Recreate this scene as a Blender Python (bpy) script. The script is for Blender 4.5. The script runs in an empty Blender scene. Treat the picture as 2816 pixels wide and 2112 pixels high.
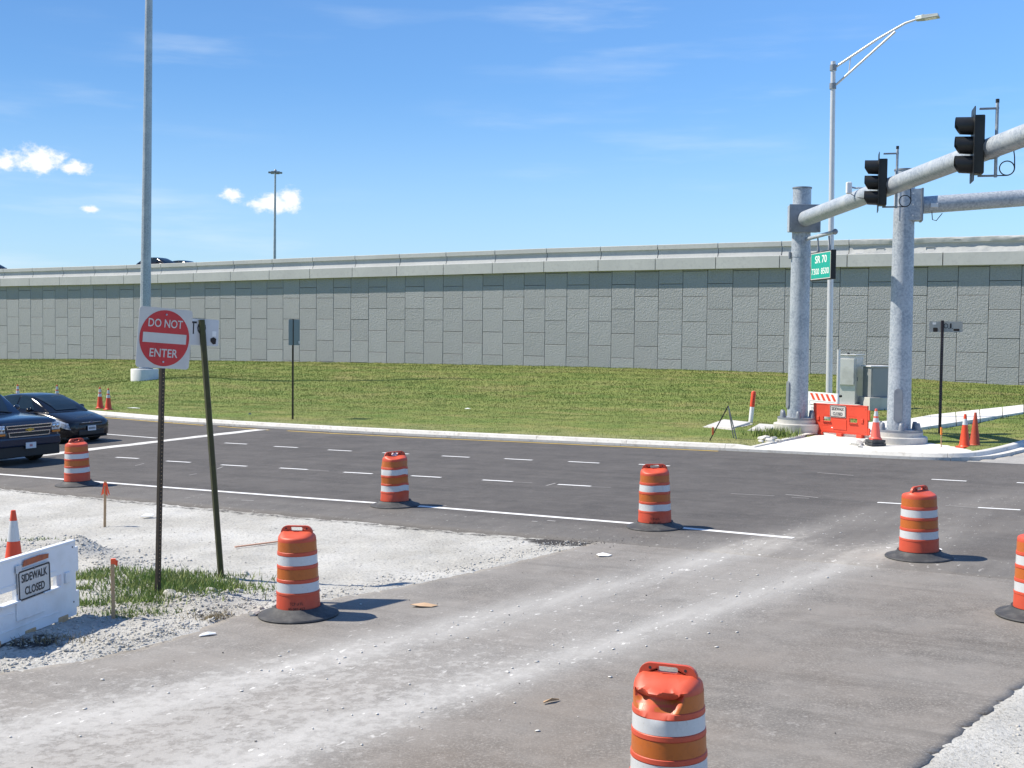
import bpy, bmesh, math, random
import numpy as np
from mathutils import Vector, Matrix, Quaternion, noise as mnoise
random.seed(7); rng = np.random.default_rng(7)
scene = bpy.context.scene
C = scene.collection
R = math.radians

# ------------------------------------------------------------------ camera
CAMH = 3.4
FOCAL = 3400.0; PITCH = math.atan(156 / FOCAL); ROLL = R(.6)
camd = bpy.data.cameras.new('camera'); cam = bpy.data.objects.new('camera', camd); C.objects.link(cam)
camd.sensor_width = 36; camd.lens = FOCAL / 2816 * 36; camd.clip_end = 3000; camd.clip_start = .1
CR = Matrix.Rotation(math.pi / 2 - PITCH, 3, 'X') @ Matrix.Rotation(ROLL, 3, 'Z')
cam.location = (0, 0, CAMH); cam.rotation_euler = CR.to_euler()
scene.camera = cam
# ------------------------------------------------------------------ sky + sun
SUN_EL, SUN_AZ = R(51), R(-11)            # shadows run towards SUN_AZ (from +X)
world = bpy.data.worlds.new('World'); scene.world = world; world.use_nodes = True
sun = bpy.data.lights.new('sun', 'SUN'); sun.energy = 5.0; sun.angle = R(.53); sun.color = (1, .925, .80)
so = bpy.data.objects.new('sun', sun); C.objects.link(so)
ld = Vector((math.cos(SUN_EL) * math.cos(SUN_AZ), math.cos(SUN_EL) * math.sin(SUN_AZ), -math.sin(SUN_EL)))
so.rotation_euler = ld.to_track_quat('-Z', 'Y').to_euler(); so.location = (-20, 10, 40)
vs = scene.view_settings; vs.view_transform = 'Standard'; vs.look = 'None'; vs.gamma = 1; vs.exposure = 0.55
vs.use_curve_mapping = False


def build_world():
    nt = world.node_tree; N = nt.nodes; L = nt.links; N.clear()
    out = N.new('ShaderNodeOutputWorld'); bg = N.new('ShaderNodeBackground')
    sky = N.new('ShaderNodeTexSky'); sky.sky_type = 'NISHITA'; sky.sun_disc = False
    sky.sun_elevation = SUN_EL; sky.sun_rotation = R(90) + SUN_AZ
    sky.altitude = 10; sky.air_density = 1.0; sky.dust_density = .4; sky.ozone_density = 2.0
    bg.inputs['Strength'].default_value = .083

    def m(op, a, b=None, c=None, clamp=False):
        n = N.new('ShaderNodeMath'); n.operation = op; n.use_clamp = clamp
        for i, q in enumerate((a, b, c)):
            if q is None: continue
            if isinstance(q, (int, float)): n.inputs[i].default_value = q
            else: L.new(q, n.inputs[i])
        return n.outputs[0]
    tc = N.new('ShaderNodeTexCoord'); sep = N.new('ShaderNodeSeparateXYZ'); L.new(tc.outputs['Generated'], sep.inputs[0])
    az = m('ARCTAN2', sep.outputs[0], sep.outputs[1]); el = m('ARCSINE', sep.outputs[2])
    cmb = N.new('ShaderNodeCombineXYZ'); L.new(az, cmb.inputs[0]); L.new(el, cmb.inputs[1])

    def nz(scale, detail, rough, sx=1, sy=1):
        mp = N.new('ShaderNodeMapping'); mp.inputs['Scale'].default_value = (sx, sy, 1); L.new(cmb.outputs[0], mp.inputs[0])
        t = N.new('ShaderNodeTexNoise'); t.inputs['Scale'].default_value = scale; t.inputs['Detail'].default_value = detail
        t.inputs['Roughness'].default_value = rough; L.new(mp.outputs[0], t.inputs['Vector']); return t.outputs['Fac']
    # small fair-weather cumulus: (azimuth, elevation, half width, half height) in radians, some in view and others all round
    blobs = [(-.402, .118, .030, .011), (-.365, .121, .024, .013), (-.339, .117, .016, .007), (-.42, .118, .012, .010),
             (-.190, .095, .024, .010), (-.179, .099, .012, .011), (-.222, .101, .013, .0065), (-.329, .086, .008, .0045)]
    rr = random.Random(3)
    for k in range(16):
        a = .75 + k * .33 + rr.uniform(-.1, .1); a = a if a < math.pi else a - 2 * math.pi
        blobs.append((a, rr.uniform(.07, .2), rr.uniform(.02, .06), rr.uniform(.008, .018)))
    acc = None
    for a, e, wa, we in blobs:
        s1 = N.new('ShaderNodeVectorMath'); s1.operation = 'SUBTRACT'; L.new(cmb.outputs[0], s1.inputs[0]); s1.inputs[1].default_value = (a, e, 0)
        s2 = N.new('ShaderNodeVectorMath'); s2.operation = 'MULTIPLY'; L.new(s1.outputs[0], s2.inputs[0]); s2.inputs[1].default_value = (1 / wa, 1 / we, 0)
        s3 = N.new('ShaderNodeVectorMath'); s3.operation = 'LENGTH'; L.new(s2.outputs[0], s3.inputs[0])
        d = m('SUBTRACT', 1.0, s3.outputs['Value'])
        acc = d if acc is None else m('MAXIMUM', acc, d)
    puff = nz(95, 6, .62, 1, 1.3)
    f = m('ADD', acc, m('MULTIPLY', m('SUBTRACT', puff, .5), 1.9))
    cum = N.new('ShaderNodeMapRange'); cum.interpolation_type = 'SMOOTHSTEP'; L.new(f, cum.inputs[0])
    cum.inputs[1].default_value = .02; cum.inputs[2].default_value = .80
    # thin cirrus streaks
    ci = nz(5.5, 5, .55, 1.0, 7.0); pat = nz(2.3, 2, .5, 1, 2.5)
    cc = N.new('ShaderNodeMapRange'); cc.interpolation_type = 'SMOOTHSTEP'; L.new(ci, cc.inputs[0]); cc.inputs[1].default_value = .47; cc.inputs[2].default_value = .80
    pp = N.new('ShaderNodeMapRange'); pp.interpolation_type = 'SMOOTHSTEP'; L.new(pat, pp.inputs[0]); pp.inputs[1].default_value = .42; pp.inputs[2].default_value = .62
    cir = m('MULTIPLY', m('MULTIPLY', cc.outputs[0], pp.outputs[0]), .34)
    mix1 = N.new('ShaderNodeMix'); mix1.data_type = 'RGBA'; L.new(cir, mix1.inputs[0]); tint = N.new('ShaderNodeMix'); tint.data_type = 'RGBA'; tint.blend_type = 'MULTIPLY'; tint.inputs[0].default_value = 1; L.new(sky.outputs[0], tint.inputs[6]); tint.inputs[7].default_value = (.67, 1.01, 1.38, 1); hz = N.new('ShaderNodeMapRange'); hz.interpolation_type = 'SMOOTHSTEP'; L.new(el, hz.inputs[0]); hz.inputs[1].default_value = .0; hz.inputs[2].default_value = .20; hz.inputs[3].default_value = .42; hz.inputs[4].default_value = 0.0; mixh = N.new('ShaderNodeMix'); mixh.data_type = 'RGBA'; L.new(hz.outputs[0], mixh.inputs[0]); L.new(tint.outputs[2], mixh.inputs[6]); mixh.inputs[7].default_value = (5.6, 7.2, 9.2, 1); L.new(mixh.outputs[2], mix1.inputs[6]); mix1.inputs[7].default_value = (7.6, 8.4, 9.0, 1)
    mix2 = N.new('ShaderNodeMix'); mix2.data_type = 'RGBA'; L.new(cum.outputs[0], mix2.inputs[0]); L.new(mix1.outputs[2], mix2.inputs[6]); mix2.inputs[7].default_value = (9.4, 9.3, 9.1, 1)
    L.new(mix2.outputs[2], bg.inputs[0]); L.new(bg.outputs[0], out.inputs[0])


build_world()

# ------------------------------------------------------------------ frames: road frame (s along the road to the right, w across it)
TH = R(31.5)
U = Vector((math.cos(TH), -math.sin(TH))); V = Vector((math.sin(TH), math.cos(TH)))
GX = math.tan(R(1.22))


def sw(s, w): p = U * s + V * w; return p.x, p.y
def to_sw(x, y): return x * U.x + y * U.y, x * V.x + y * V.y
def smooth(a, b, x):
    t = np.clip((x - a) / (b - a), 0, 1); return t * t * (3 - 2 * t)
def gz(x, y=0): return GX * np.clip(x, -45, 35)
def ray(px, py): return CR @ Vector(((px - 1408) / FOCAL, (1056 - py) / FOCAL, -1))
def at(px, py, Y):
    d = ray(px, py); t = Y / d.y; return Vector((d.x * t, d.y * t, CAMH + d.z * t))
def ground_pt(px, py):
    d = ray(px, py); t = -CAMH / (d.z - GX * d.x); return Vector((d.x * t, d.y * t, CAMH + d.z * t))


def verge_z(x, y):
    s, w = to_sw(x, y)
    r = np.interp(s, [-130, -97, -84, -59, -38, -27, -19, -13, 0], [.95, 1.05, 1.13, 1.0, .83, .65, .45, .08, -.2])
    t = smooth(47, 70, w)
    kd = .10 - .095 * smooth(-12.4, -11.8, s) * smooth(-8.8, -9.4, s) * smooth(34.5, 32.5, w)
    z = gz(x) + kd + (r - .10) * t - .10 * np.exp(-((w - 43) / 4.5) ** 2) * smooth(33, 36, w)
    z = z + .35 * np.exp(-(((s + 55) / 5) ** 2 + ((w - 52) / 4) ** 2))
    z = z + .025 * np.sin(x * 1.7 + y * .6) * np.sin(y * 1.3 - x * .4) * smooth(33, 36, w)
    return z
def verge_pt(px, py):
    d = ray(px, py); t = 20.
    while t < 140:
        x, y, z = d.x * t, d.y * t, CAMH + d.z * t
        if z < verge_z(x, y): break
        t += .05
    return Vector((d.x * t, d.y * t, float(verge_z(d.x * t, d.y * t))))


# ------------------------------------------------------------------ materials
MATS = {}


def mat(name, col, rough=.6, metal=0., bump=None, var=None, spec=.5, coat=0., trans=0., attr=None):
    """bump=(scale,strength,dist)  var=(scale,colour2,lo,hi)"""
    if name in MATS: return MATS[name]
    m = bpy.data.materials.new(name); m.use_nodes = True; nt = m.node_tree; N = nt.nodes; L = nt.links
    b = N['Principled BSDF']; b.inputs['Base Color'].default_value = (*col, 1); b.inputs['Roughness'].default_value = rough
    b.inputs['Metallic'].default_value = metal; b.inputs['Specular IOR Level'].default_value = spec
    b.inputs['Coat Weight'].default_value = coat; b.inputs['Transmission Weight'].default_value = trans
    geo = N.new('ShaderNodeTexCoord')
    co = geo.outputs['Object']
    if var:
        vl = var if isinstance(var, list) else [var]
        cur = None
        for sc, c2, lo, hi in vl:
            t = N.new('ShaderNodeTexNoise'); t.inputs['Scale'].default_value = sc; t.inputs['Detail'].default_value = 5; t.inputs['Roughness'].default_value = .6
            L.new(co, t.inputs['Vector'])
            mr = N.new('ShaderNodeMapRange'); mr.inputs[1].default_value = lo; mr.inputs[2].default_value = hi; L.new(t.outputs['Fac'], mr.inputs[0])
            mx = N.new('ShaderNodeMix'); mx.data_type = 'RGBA'; L.new(mr.outputs[0], mx.inputs[0])
            if cur is None: mx.inputs[6].default_value = (*col, 1)
            else: L.new(cur, mx.inputs[6])
            mx.inputs[7].default_value = (*c2, 1); cur = mx.outputs[2]
        L.new(cur, b.inputs['Base Color'])
    if bump:
        t = N.new('ShaderNodeTexNoise'); t.inputs['Scale'].default_value = bump[0]; t.inputs['Detail'].default_value = 4; L.new(co, t.inputs['Vector'])
        bp = N.new('ShaderNodeBump'); bp.inputs['Strength'].default_value = bump[1]; bp.inputs['Distance'].default_value = bump[2]
        L.new(t.outputs['Fac'], bp.inputs['Height']); L.new(bp.outputs[0], b.inputs['Normal'])
    MATS[name] = m; return m


def nodes_of(m): return m.node_tree.nodes, m.node_tree.links, m.node_tree.nodes['Principled BSDF']


M = {}
M['orange'] = mat('orange_plastic', (.55, .075, .033), .5, var=[(9, (.47, .062, .03), .5, .8), (2.5, (.50, .11, .06), .55, .8), (22, (.36, .10, .06), .68, .8)], bump=(6, .06, .02))
M['orange_b'] = mat('orange_plastic_faded', (.72, .14, .05), .55, var=(5, (.60, .10, .035), .45, .7))
M['amber'] = mat('amber_sheeting', (.47, .118, .016), .4, var=[(30, (.39, .098, .015), .5, .75), (4, (.40, .12, .035), .55, .8)])
M['white_sheet'] = mat('white_sheeting', (.54, .55, .56), .35, var=[(26, (.36, .34, .31), .62, .78), (7, (.42, .43, .44), .55, .8), (40, (.58, .60, .62), .5, .8)])
M['rubber'] = mat('rubber', (.035, .037, .042), .72, var=(8, (.085, .085, .085), .45, .75), bump=(14, .2, .01))
M['cone'] = mat('cone_orange', (.66, .062, .016), .45, var=(5, (.55, .05, .02), .5, .8))
M['cone_pale'] = mat('cone_pink_orange', (.85, .13, .09), .5, var=(5, (.75, .10, .07), .5, .8))
M['cone_old'] = mat('cone_faded', (.42, .06, .025), .6, var=(5, (.34, .06, .03), .5, .8))
M['white_paint'] = mat('white_plastic', (.74, .75, .76), .42, var=[(2.2, (.62, .62, .61), .5, .8), (14, (.68, .67, .64), .62, .8)])
M['sign_white'] = mat('sign_white', (.56, .54, .51), .4, var=(3, (.48, .47, .45), .45, .75))
M['sign_red'] = mat('sign_red', (.52, .025, .03), .42, var=[(4, (.42, .022, .026), .45, .75), (25, (.6, .09, .08), .72, .82)])
M['sign_green'] = mat('sign_green', (.0, .34, .25), .35)
M['black'] = mat('black_paint', (.012, .012, .013), .5)
M['ink'] = mat('black_ink', (.02, .02, .025), .6)
M['faint_ink'] = mat('grey_ink', (.30, .30, .31), .6)
M['stain'] = mat('dark_stain', (.028, .022, .02), .8)
M['galv'] = mat('galvanized_steel', (.43, .47, .51), .48, .2, bump=(40, .05, .01), var=[(16, (.28, .32, .37), .42, .60), (1.2, (.50, .53, .56), .5, .75)])
M['galv_dark'] = mat('galvanized_plate', (.26, .28, .31), .55, .4, var=(5, (.2, .22, .25), .45, .7))
M['alu'] = mat('aluminium', (.66, .66, .67), .45, .35, var=(6, (.62, .62, .64), .45, .7))
M['alu_box'] = mat('cabinet_aluminium', (.66, .65, .62), .36, .4, var=[(1.5, (.5, .49, .46), .45, .7)], bump=(2.5, .12, .02))
M['grey_box'] = mat('cabinet_grey', (.27, .29, .30), .5, .2, var=(2, (.33, .33, .32), .5, .75))
M['concrete'] = mat('concrete', (.50, .49, .46), .85, bump=(60, .25, .01), var=[(1.3, (.58, .57, .54), .45, .65), (9, (.42, .41, .38), .55, .75)])
M['kerb_conc'] = mat('kerb_concrete', (.55, .54, .51), .85, bump=(45, .25, .01), var=[(1.1, (.62, .61, .58), .45, .65), (7, (.42, .40, .36), .52, .72)])
M['walk'] = mat('sidewalk_concrete', (.58, .57, .54), .88, bump=(50, .2, .008), var=[(.9, (.70, .69, .65), .4, .6), (6, (.54, .52, .48), .56, .75)])
M['parapet'] = mat('parapet_concrete', (.47, .48, .475), .8, bump=(30, .1, .01), var=[(.35, (.52, .53, .52), .42, .62), (5, (.42, .43, .43), .5, .8)])
M['parapet_rough'] = mat('parapet_rough_concrete', (.42, .43, .425), .85, bump=(2.2, .5, .06), var=[(1.5, (.46, .47, .465), .45, .65)])
M['gap'] = mat('joint_dark', (.04, .042, .045), .9)
M['steel_post'] = mat('brown_steel_post', (.045, .034, .024), .6, .3, var=(6, (.065, .05, .032), .45, .7))
M['green_post'] = mat('green_steel_post', (.05, .052, .016), .55, .2, var=(5, (.035, .030, .016), .45, .7))
M['purple_post'] = mat('dark_steel_post', (.026, .018, .024), .5, .3)
M['sign_back'] = mat('sign_back_aluminium', (.20, .24, .25), .5, .5)
M['plate_old'] = mat('weathered_plate', (.60, .60, .61), .5, .1, var=(3, (.52, .52, .52), .45, .7))
M['plate_grey'] = mat('weathered_grey_plate', (.33, .35, .345), .55, .2, var=(3, (.38, .38, .36), .45, .7))
M['wood'] = mat('stake_wood', (.42, .27, .15), .8, var=(20, (.52, .36, .2), .4, .7))
M['wood_pink'] = mat('stake_wood_pink', (.55, .3, .2), .8, var=(20, (.6, .36, .25), .4, .7))
M['ribbon'] = mat('ribbon_orange', (.9, .11, .03), .5)
M['stone'] = mat('limestone', (.42, .405, .37), .9, var=[(3, (.42, .40, .36), .45, .65), (.8, (.50, .485, .45), .5, .7)], bump=(30, .3, .01))
M['chip'] = mat('white_chip', (.62, .61, .58), .9)
M['dark_stone'] = mat('asphalt_crumb', (.06, .058, .056), .9)
M['paper'] = mat('paper', (.8, .8, .79), .7)
M['cardboard'] = mat('cardboard', (.55, .38, .24), .8, var=(12, (.48, .32, .19), .4, .7))
M['line_white'] = mat('road_paint_white', (.72, .72, .71), .6, var=(9, (.55, .55, .54), .52, .8))
M['line_old'] = mat('road_paint_worn', (.62, .61, .58), .65, var=(3, (.30, .29, .28), .5, .75))
M['line_thin'] = mat('layout_chalk', (.30, .29, .28), .8)
M['line_yellow'] = mat('road_paint_yellow', (.60, .40, .05), .6, var=(6, (.40, .28, .07), .5, .8))
M['glass'] = mat('car_glass', (.012, .02, .022), .04, 0, spec=.8)
M['tyre'] = mat('tyre', (.015, .015, .016), .8)
M['rim'] = mat('wheel_rim', (.35, .35, .36), .3, .9)
M['chrome'] = mat('chrome', (.6, .6, .62), .15, 1.)
M['lens'] = mat('headlight_lens', (.70, .74, .78), .08, .3, spec=.8, var=(18, (.30, .33, .36), .48, .65))
M['amberlens'] = mat('amber_lens', (.6, .2, .03), .15)
M['plate'] = mat('licence_plate', (.62, .63, .64), .5)
M['gold'] = mat('gold_emblem', (.5, .33, .06), .3, .6)
M['car_black'] = mat('car_paint_black', (.006, .007, .011), .18, 0, coat=.35, spec=.35)
M['car_blue'] = mat('car_paint_blue', (.004, .014, .038), .2, .0, coat=.5, spec=.4)
M['car_dark'] = mat('car_trim_black', (.010, .010, .011), .5)
M['signal'] = mat('signal_black', (.010, .012, .014), .45, var=(6, (.016, .018, .02), .45, .7))
M['blue_lens'] = mat('oval_blue', (.01, .03, .12), .2)
M['lum'] = mat('luminaire_grey', (.42, .45, .43), .45, .3)
M['lumglass'] = mat('luminaire_lens', (.75, .75, .7), .3)
M['red_barrier'] = mat('barrier_orange', (.64, .065, .03), .45, var=(3, (.57, .06, .03), .45, .7))

# --- wall panel: exposed-aggregate concrete
wp = mat('wall_panel_concrete', (.35, .363, .374), .85, var=[(.5, (.39, .40, .405), .40, .62), (14, (.285, .30, .31), .50, .72)])
N, L, B = nodes_of(wp)
oi = N.new('ShaderNodeObjectInfo'); tc = N.new('ShaderNodeTexCoord')
ad = N.new('ShaderNodeVectorMath'); ad.operation = 'MULTIPLY_ADD'; L.new(oi.outputs['Random'], ad.inputs[0]); ad.inputs[1].default_value = (37, 11, 23); L.new(tc.outputs['Object'], ad.inputs[2])
n1 = N.new('ShaderNodeTexNoise'); n1.inputs['Scale'].default_value = 12; n1.inputs['Detail'].default_value = 5; n1.inputs['Roughness'].default_value = .65; L.new(ad.outputs[0], n1.inputs['Vector'])
bp = N.new('ShaderNodeBump'); bp.inputs['Strength'].default_value = 1.0; bp.inputs['Distance'].default_value = .045
L.new(n1.outputs['Fac'], bp.inputs['Height']); L.new(bp.outputs[0], B.inputs['Normal'])
old = B.inputs['Base Color'].links[0].from_socket
hs = N.new('ShaderNodeHueSaturation'); L.new(old, hs.inputs['Color'])
mr = N.new('ShaderNodeMapRange'); mr.inputs[3].default_value = .95; mr.inputs[4].default_value = 1.05; L.new(oi.outputs['Random'], mr.inputs[0]); L.new(mr.outputs[0], hs.inputs['Value'])
L.new(hs.outputs[0], B.inputs['Base Color'])
M['panel'] = wp

# --- new asphalt (main road): lane streaks along U; dust attribute for tracked dirt
def asphalt(name, c1, c2, dustcol, fine):
    m = mat(name, c1, .78, spec=.25); N, L, B = nodes_of(m)
    g = N.new('ShaderNodeNewGeometry')
    rot = N.new('ShaderNodeVectorRotate'); rot.rotation_type = 'Z_AXIS'; rot.inputs['Angle'].default_value = TH; L.new(g.outputs['Position'], rot.inputs['Vector'])
    mp = N.new('ShaderNodeMapping'); mp.inputs['Scale'].default_value = (.07, 1.3, 1); L.new(rot.outputs[0], mp.inputs[0])

    def nz(src, sc, de, ro=.6):
        t = N.new('ShaderNodeTexNoise'); t.inputs['Scale'].default_value = sc; t.inputs['Detail'].default_value = de; t.inputs['Roughness'].default_value = ro; L.new(src, t.inputs['Vector']); return t.outputs['Fac']

    def mrng(f, a, b, c=0., d=1.):
        r = N.new('ShaderNodeMapRange'); L.new(f, r.inputs[0]); r.inputs[1].default_value = a; r.inputs[2].default_value = b; r.inputs[3].default_value = c; r.inputs[4].default_value = d; return r.outputs[0]

    def mx(f, a, b):
        q = N.new('ShaderNodeMix'); q.data_type = 'RGBA'; L.new(f, q.inputs[0])
        for i, c in ((6, a), (7, b)):
            if isinstance(c, tuple): q.inputs[i].default_value = (*c, 1)
            else: L.new(c, q.inputs[i])
        return q.outputs[2]

    def mth(op, a, b):
        q = N.new('ShaderNodeMath'); q.operation = op; q.use_clamp = True
        for i, c in ((0, a), (1, b)):
            if isinstance(c, (int, float)): q.inputs[i].default_value = c
            else: L.new(c, q.inputs[i])
        return q.outputs[0]
    base = mx(mrng(nz(mp.outputs[0], 1.0, 3), .35, .65), c1, c2)
    base = mx(mrng(nz(g.outputs['Position'], 42, 4, .7), .48, .70, 0, .8), base, tuple(min(1, q * 2.1) for q in c2))
    base = mx(mrng(nz(g.outputs['Position'], 55, 3), .55, .72, 0, .7), base, tuple(q * .45 for q in c1))
    base = mx(mrng(nz(g.outputs['Position'], .9, 6, .65), .40, .64, 0, .7), base, tuple(min(1, q * 1.35) for q in c2))
    base = mx(mrng(nz(g.outputs['Position'], 3.4, 7, .72), .50, .70, 0, .45), base, tuple(min(1, q * 1.75) for q in c2))
    base = mx(mrng(nz(mp.outputs[0], 3.1, 5, .7), .52, .72, 0, .4), base, tuple(q * .68 for q in c1))
    at_ = N.new('ShaderNodeAttribute'); at_.attribute_name = 'dust'
    sepc = N.new('ShaderNodeSeparateColor'); L.new(at_.outputs['Color'], sepc.inputs[0])
    # R: powdery dust, G: caked pale patches, B: brown tint
    mp2 = N.new('ShaderNodeMapping'); mp2.inputs['Rotation'].default_value = (0, 0, R(-14)); mp2.inputs['Scale'].default_value = (1.8, .35, 1); L.new(rot.outputs[0], mp2.inputs[0])
    powder = mth('MULTIPLY', sepc.outputs[0], mrng(nz(mp2.outputs[0], 2.2, 5), .25, .62, .5, 1.0))
    base = mx(mth('MULTIPLY', powder, mrng(nz(g.outputs['Position'], 38, 4, .7), .3, .6, .7, 1.0)), base, dustcol)
    cake = mth('SUBTRACT', mth('ADD', sepc.outputs[1], mrng(nz(g.outputs['Position'], fine, 6, .68), .2, .8, -.5, .5)), .42)
    cake = mrng(cake, .0, .22)
    base = mx(mth('MULTIPLY', cake, .38), base, tuple(min(1, q * 1.12) for q in dustcol))
    mp3 = N.new('ShaderNodeMapping'); mp3.inputs['Rotation'].default_value = (0, 0, R(-14)); mp3.inputs['Scale'].default_value = (1.0, .45, 1); L.new(rot.outputs[0], mp3.inputs[0])
    fl = mth('MULTIPLY', mrng(nz(mp3.outputs[0], 13, 3, .6), .655, .70), mth('MULTIPLY', sepc.outputs[0], 1.3))
    base = mx(mth('MULTIPLY', fl, .85), base, (.74, .73, .70))
    base = mx(mth('MULTIPLY', sepc.outputs[2], mrng(nz(g.outputs['Position'], .7, 4), .35, .65, .1, .6)), base, (.22, .175, .135))
    L.new(base, B.inputs['Base Color'])
    bpn = N.new('ShaderNodeBump'); bpn.inputs['Strength'].default_value = .35; bpn.inputs['Distance'].default_value = .012
    L.new(nz(g.outputs['Position'], 60, 4, .7), bpn.inputs['Height']); L.new(bpn.outputs[0], B.inputs['Normal'])
    return m


M['road'] = asphalt('asphalt_new', (.059, .055, .052), (.082, .076, .071), (.34, .325, .30), 7)
M['ramp'] = asphalt('asphalt_dusty', (.122, .114, .104), (.168, .158, .145), (.455, .445, .425), 8)
M['cross'] = asphalt('asphalt_pale', (.20, .195, .185), (.26, .25, .235), (.45, .44, .42), 5)

# --- gravel (crushed limestone)
gm = mat('crushed_limestone', (.5, .48, .44), .92, spec=.2); N, L, B = nodes_of(gm)
g = N.new('ShaderNodeNewGeometry')


def _n(sc, de, ro=.6):
    t = N.new('ShaderNodeTexNoise'); t.inputs['Scale'].default_value = sc; t.inputs['Detail'].default_value = de; t.inputs['Roughness'].default_value = ro; L.new(g.outputs['Position'], t.inputs['Vector']); return t.outputs['Fac']


def _ramp(f, stops):
    r = N.new('ShaderNodeValToRGB'); L.new(f, r.inputs[0]); e = r.color_ramp.elements
    e[0].position, e[0].color = stops[0][0], (*stops[0][1], 1); e[1].position, e[1].color = stops[-1][0], (*stops[-1][1], 1)
    for p, c in stops[1:-1]: q = e.new(p); q.color = (*c, 1)
    return r.outputs[0]


big = _ramp(_n(.55, 4), [(.32, (.375, .365, .335)), (.5, (.455, .447, .418)), (.66, (.53, .525, .50))])
fin = _ramp(_n(26, 5, .75), [(.33, (.42, .40, .37)), (.5, (1, 1, 1)), (.7, (1.12, 1.1, 1.07))])
mxm = N.new('ShaderNodeMix'); mxm.data_type = 'RGBA'; mxm.blend_type = 'MULTIPLY'; mxm.inputs[0].default_value = .8; L.new(big, mxm.inputs[6]); L.new(fin, mxm.inputs[7])
at_ = N.new('ShaderNodeAttribute'); at_.attribute_name = 'dust'; sp = N.new('ShaderNodeSeparateColor'); L.new(at_.outputs['Color'], sp.inputs[0])
mk = N.new('ShaderNodeMath'); mk.operation = 'MULTIPLY_ADD'; L.new(_n(9, 4, .7), mk.inputs[0]); mk.inputs[1].default_value = 1.6; mk.inputs[2].default_value = -.8
mk2 = N.new('ShaderNodeMath'); mk2.operation = 'ADD'; L.new(sp.outputs[0], mk2.inputs[0]); L.new(mk.outputs[0], mk2.inputs[1])
mr = N.new('ShaderNodeMapRange'); L.new(mk2.outputs[0], mr.inputs[0]); mr.inputs[1].default_value = .35; mr.inputs[2].default_value = .7
mx2 = N.new('ShaderNodeMix'); mx2.data_type = 'RGBA'; L.new(mr.outputs[0], mx2.inputs[0]); L.new(mxm.outputs[2], mx2.inputs[6]); mx2.inputs[7].default_value = (.055, .052, .05, 1)
L.new(mx2.outputs[2], B.inputs['Base Color'])
bp = N.new('ShaderNodeBump'); bp.inputs['Strength'].default_value = .8; bp.inputs['Distance'].default_value = .03; L.new(_n(30, 5, .75), bp.inputs['Height']); L.new(bp.outputs[0], B.inputs['Normal'])
M['gravel'] = gm


def grass_mat(name, island):
    m = mat(name, (.1, .13, .03), .9, spec=.15); N, L, B = nodes_of(m)
    g = N.new('ShaderNodeNewGeometry')

    def n(sc, de):
        t = N.new('ShaderNodeTexNoise'); t.inputs['Scale'].default_value = sc; t.inputs['Detail'].default_value = de; t.inputs['Roughness'].default_value = .65; L.new(g.outputs['Position'], t.inputs['Vector']); return t.outputs['Fac']

    def rmp(f, stops):
        r = N.new('ShaderNodeValToRGB'); L.new(f, r.inputs[0]); e = r.color_ramp.elements
        e[0].position, e[0].color = stops[0][0], (*stops[0][1], 1); e[1].position, e[1].color = stops[-1][0], (*stops[-1][1], 1)
        for p, c in stops[1:-1]: q = e.new(p); q.color = (*c, 1)
        return r.outputs[0]
    rv = N.new('ShaderNodeVectorRotate'); rv.rotation_type = 'Z_AXIS'; rv.inputs['Angle'].default_value = TH; L.new(g.outputs['Position'], rv.inputs['Vector'])
    mpp = N.new('ShaderNodeMapping'); mpp.inputs['Scale'].default_value = (.22, .5, .4); L.new(rv.outputs[0], mpp.inputs[0])
    tt = N.new('ShaderNodeTexNoise'); tt.inputs['Scale'].default_value = 1; tt.inputs['Detail'].default_value = 7; tt.inputs['Roughness'].default_value = .68; L.new(mpp.outputs[0], tt.inputs['Vector'])
    c = rmp(tt.outputs['Fac'], [(.34, (.122, .178, .045)), (.5, (.168, .202, .060)), (.70, (.24, .222, .095))])
    sx = N.new('ShaderNodeSeparateXYZ'); L.new(rv.outputs[0], sx.inputs[0])
    wob = N.new('ShaderNodeMath'); wob.operation = 'MULTIPLY_ADD'; L.new(n(.8, 5), wob.inputs[0]); wob.inputs[1].default_value = 5; L.new(sx.outputs[1], wob.inputs[2])
    dry = N.new('ShaderNodeMapRange'); dry.interpolation_type = 'SMOOTHSTEP'; L.new(wob.outputs[0], dry.inputs[0]); dry.inputs[1].default_value = 34.2; dry.inputs[2].default_value = 37.6; dry.inputs[3].default_value = .85; dry.inputs[4].default_value = 0
    dm = N.new('ShaderNodeMix'); dm.data_type = 'RGBA'; L.new(dry.outputs[0], dm.inputs[0]); L.new(c, dm.inputs[6]); dm.inputs[7].default_value = (.27, .265, .135, 1); c = dm.outputs[2]
    k = N.new('ShaderNodeMix'); k.data_type = 'RGBA'; k.blend_type = 'MULTIPLY'; k.inputs[0].default_value = 1
    L.new(c, k.inputs[6])
    src = g.outputs['Random Per Island'] if island else n(11, 6)
    L.new(rmp(src, [(.1 if island else .35, (.88, .90, .85)), (.9 if island else .66, (1.08, 1.06, 1.0))]), k.inputs[7])
    k2 = N.new('ShaderNodeMix'); k2.data_type = 'RGBA'; k2.blend_type = 'MULTIPLY'; k2.inputs[0].default_value = 1; L.new(k.outputs[2], k2.inputs[6]); L.new(rmp(n(1.1, 6), [(.36, (.72, .78, .70)), (.52, (1, 1, 1)), (.70, (1.16, 1.08, 1.0))]), k2.inputs[7])
    L.new(k2.outputs[2], B.inputs['Base Color'])
    if island:
        B.inputs['Subsurface Weight'].default_value = 0
    return m


M['grass'] = grass_mat('grass_turf', False); M['blade'] = grass_mat('grass_blade', True)
M['weed'] = mat('weed_leaf', (.15, .23, .045), .8, var=(3, (.24, .27, .09), .4, .65))
M['weed_dry'] = mat('dry_weed', (.25, .20, .11), .9)


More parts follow.
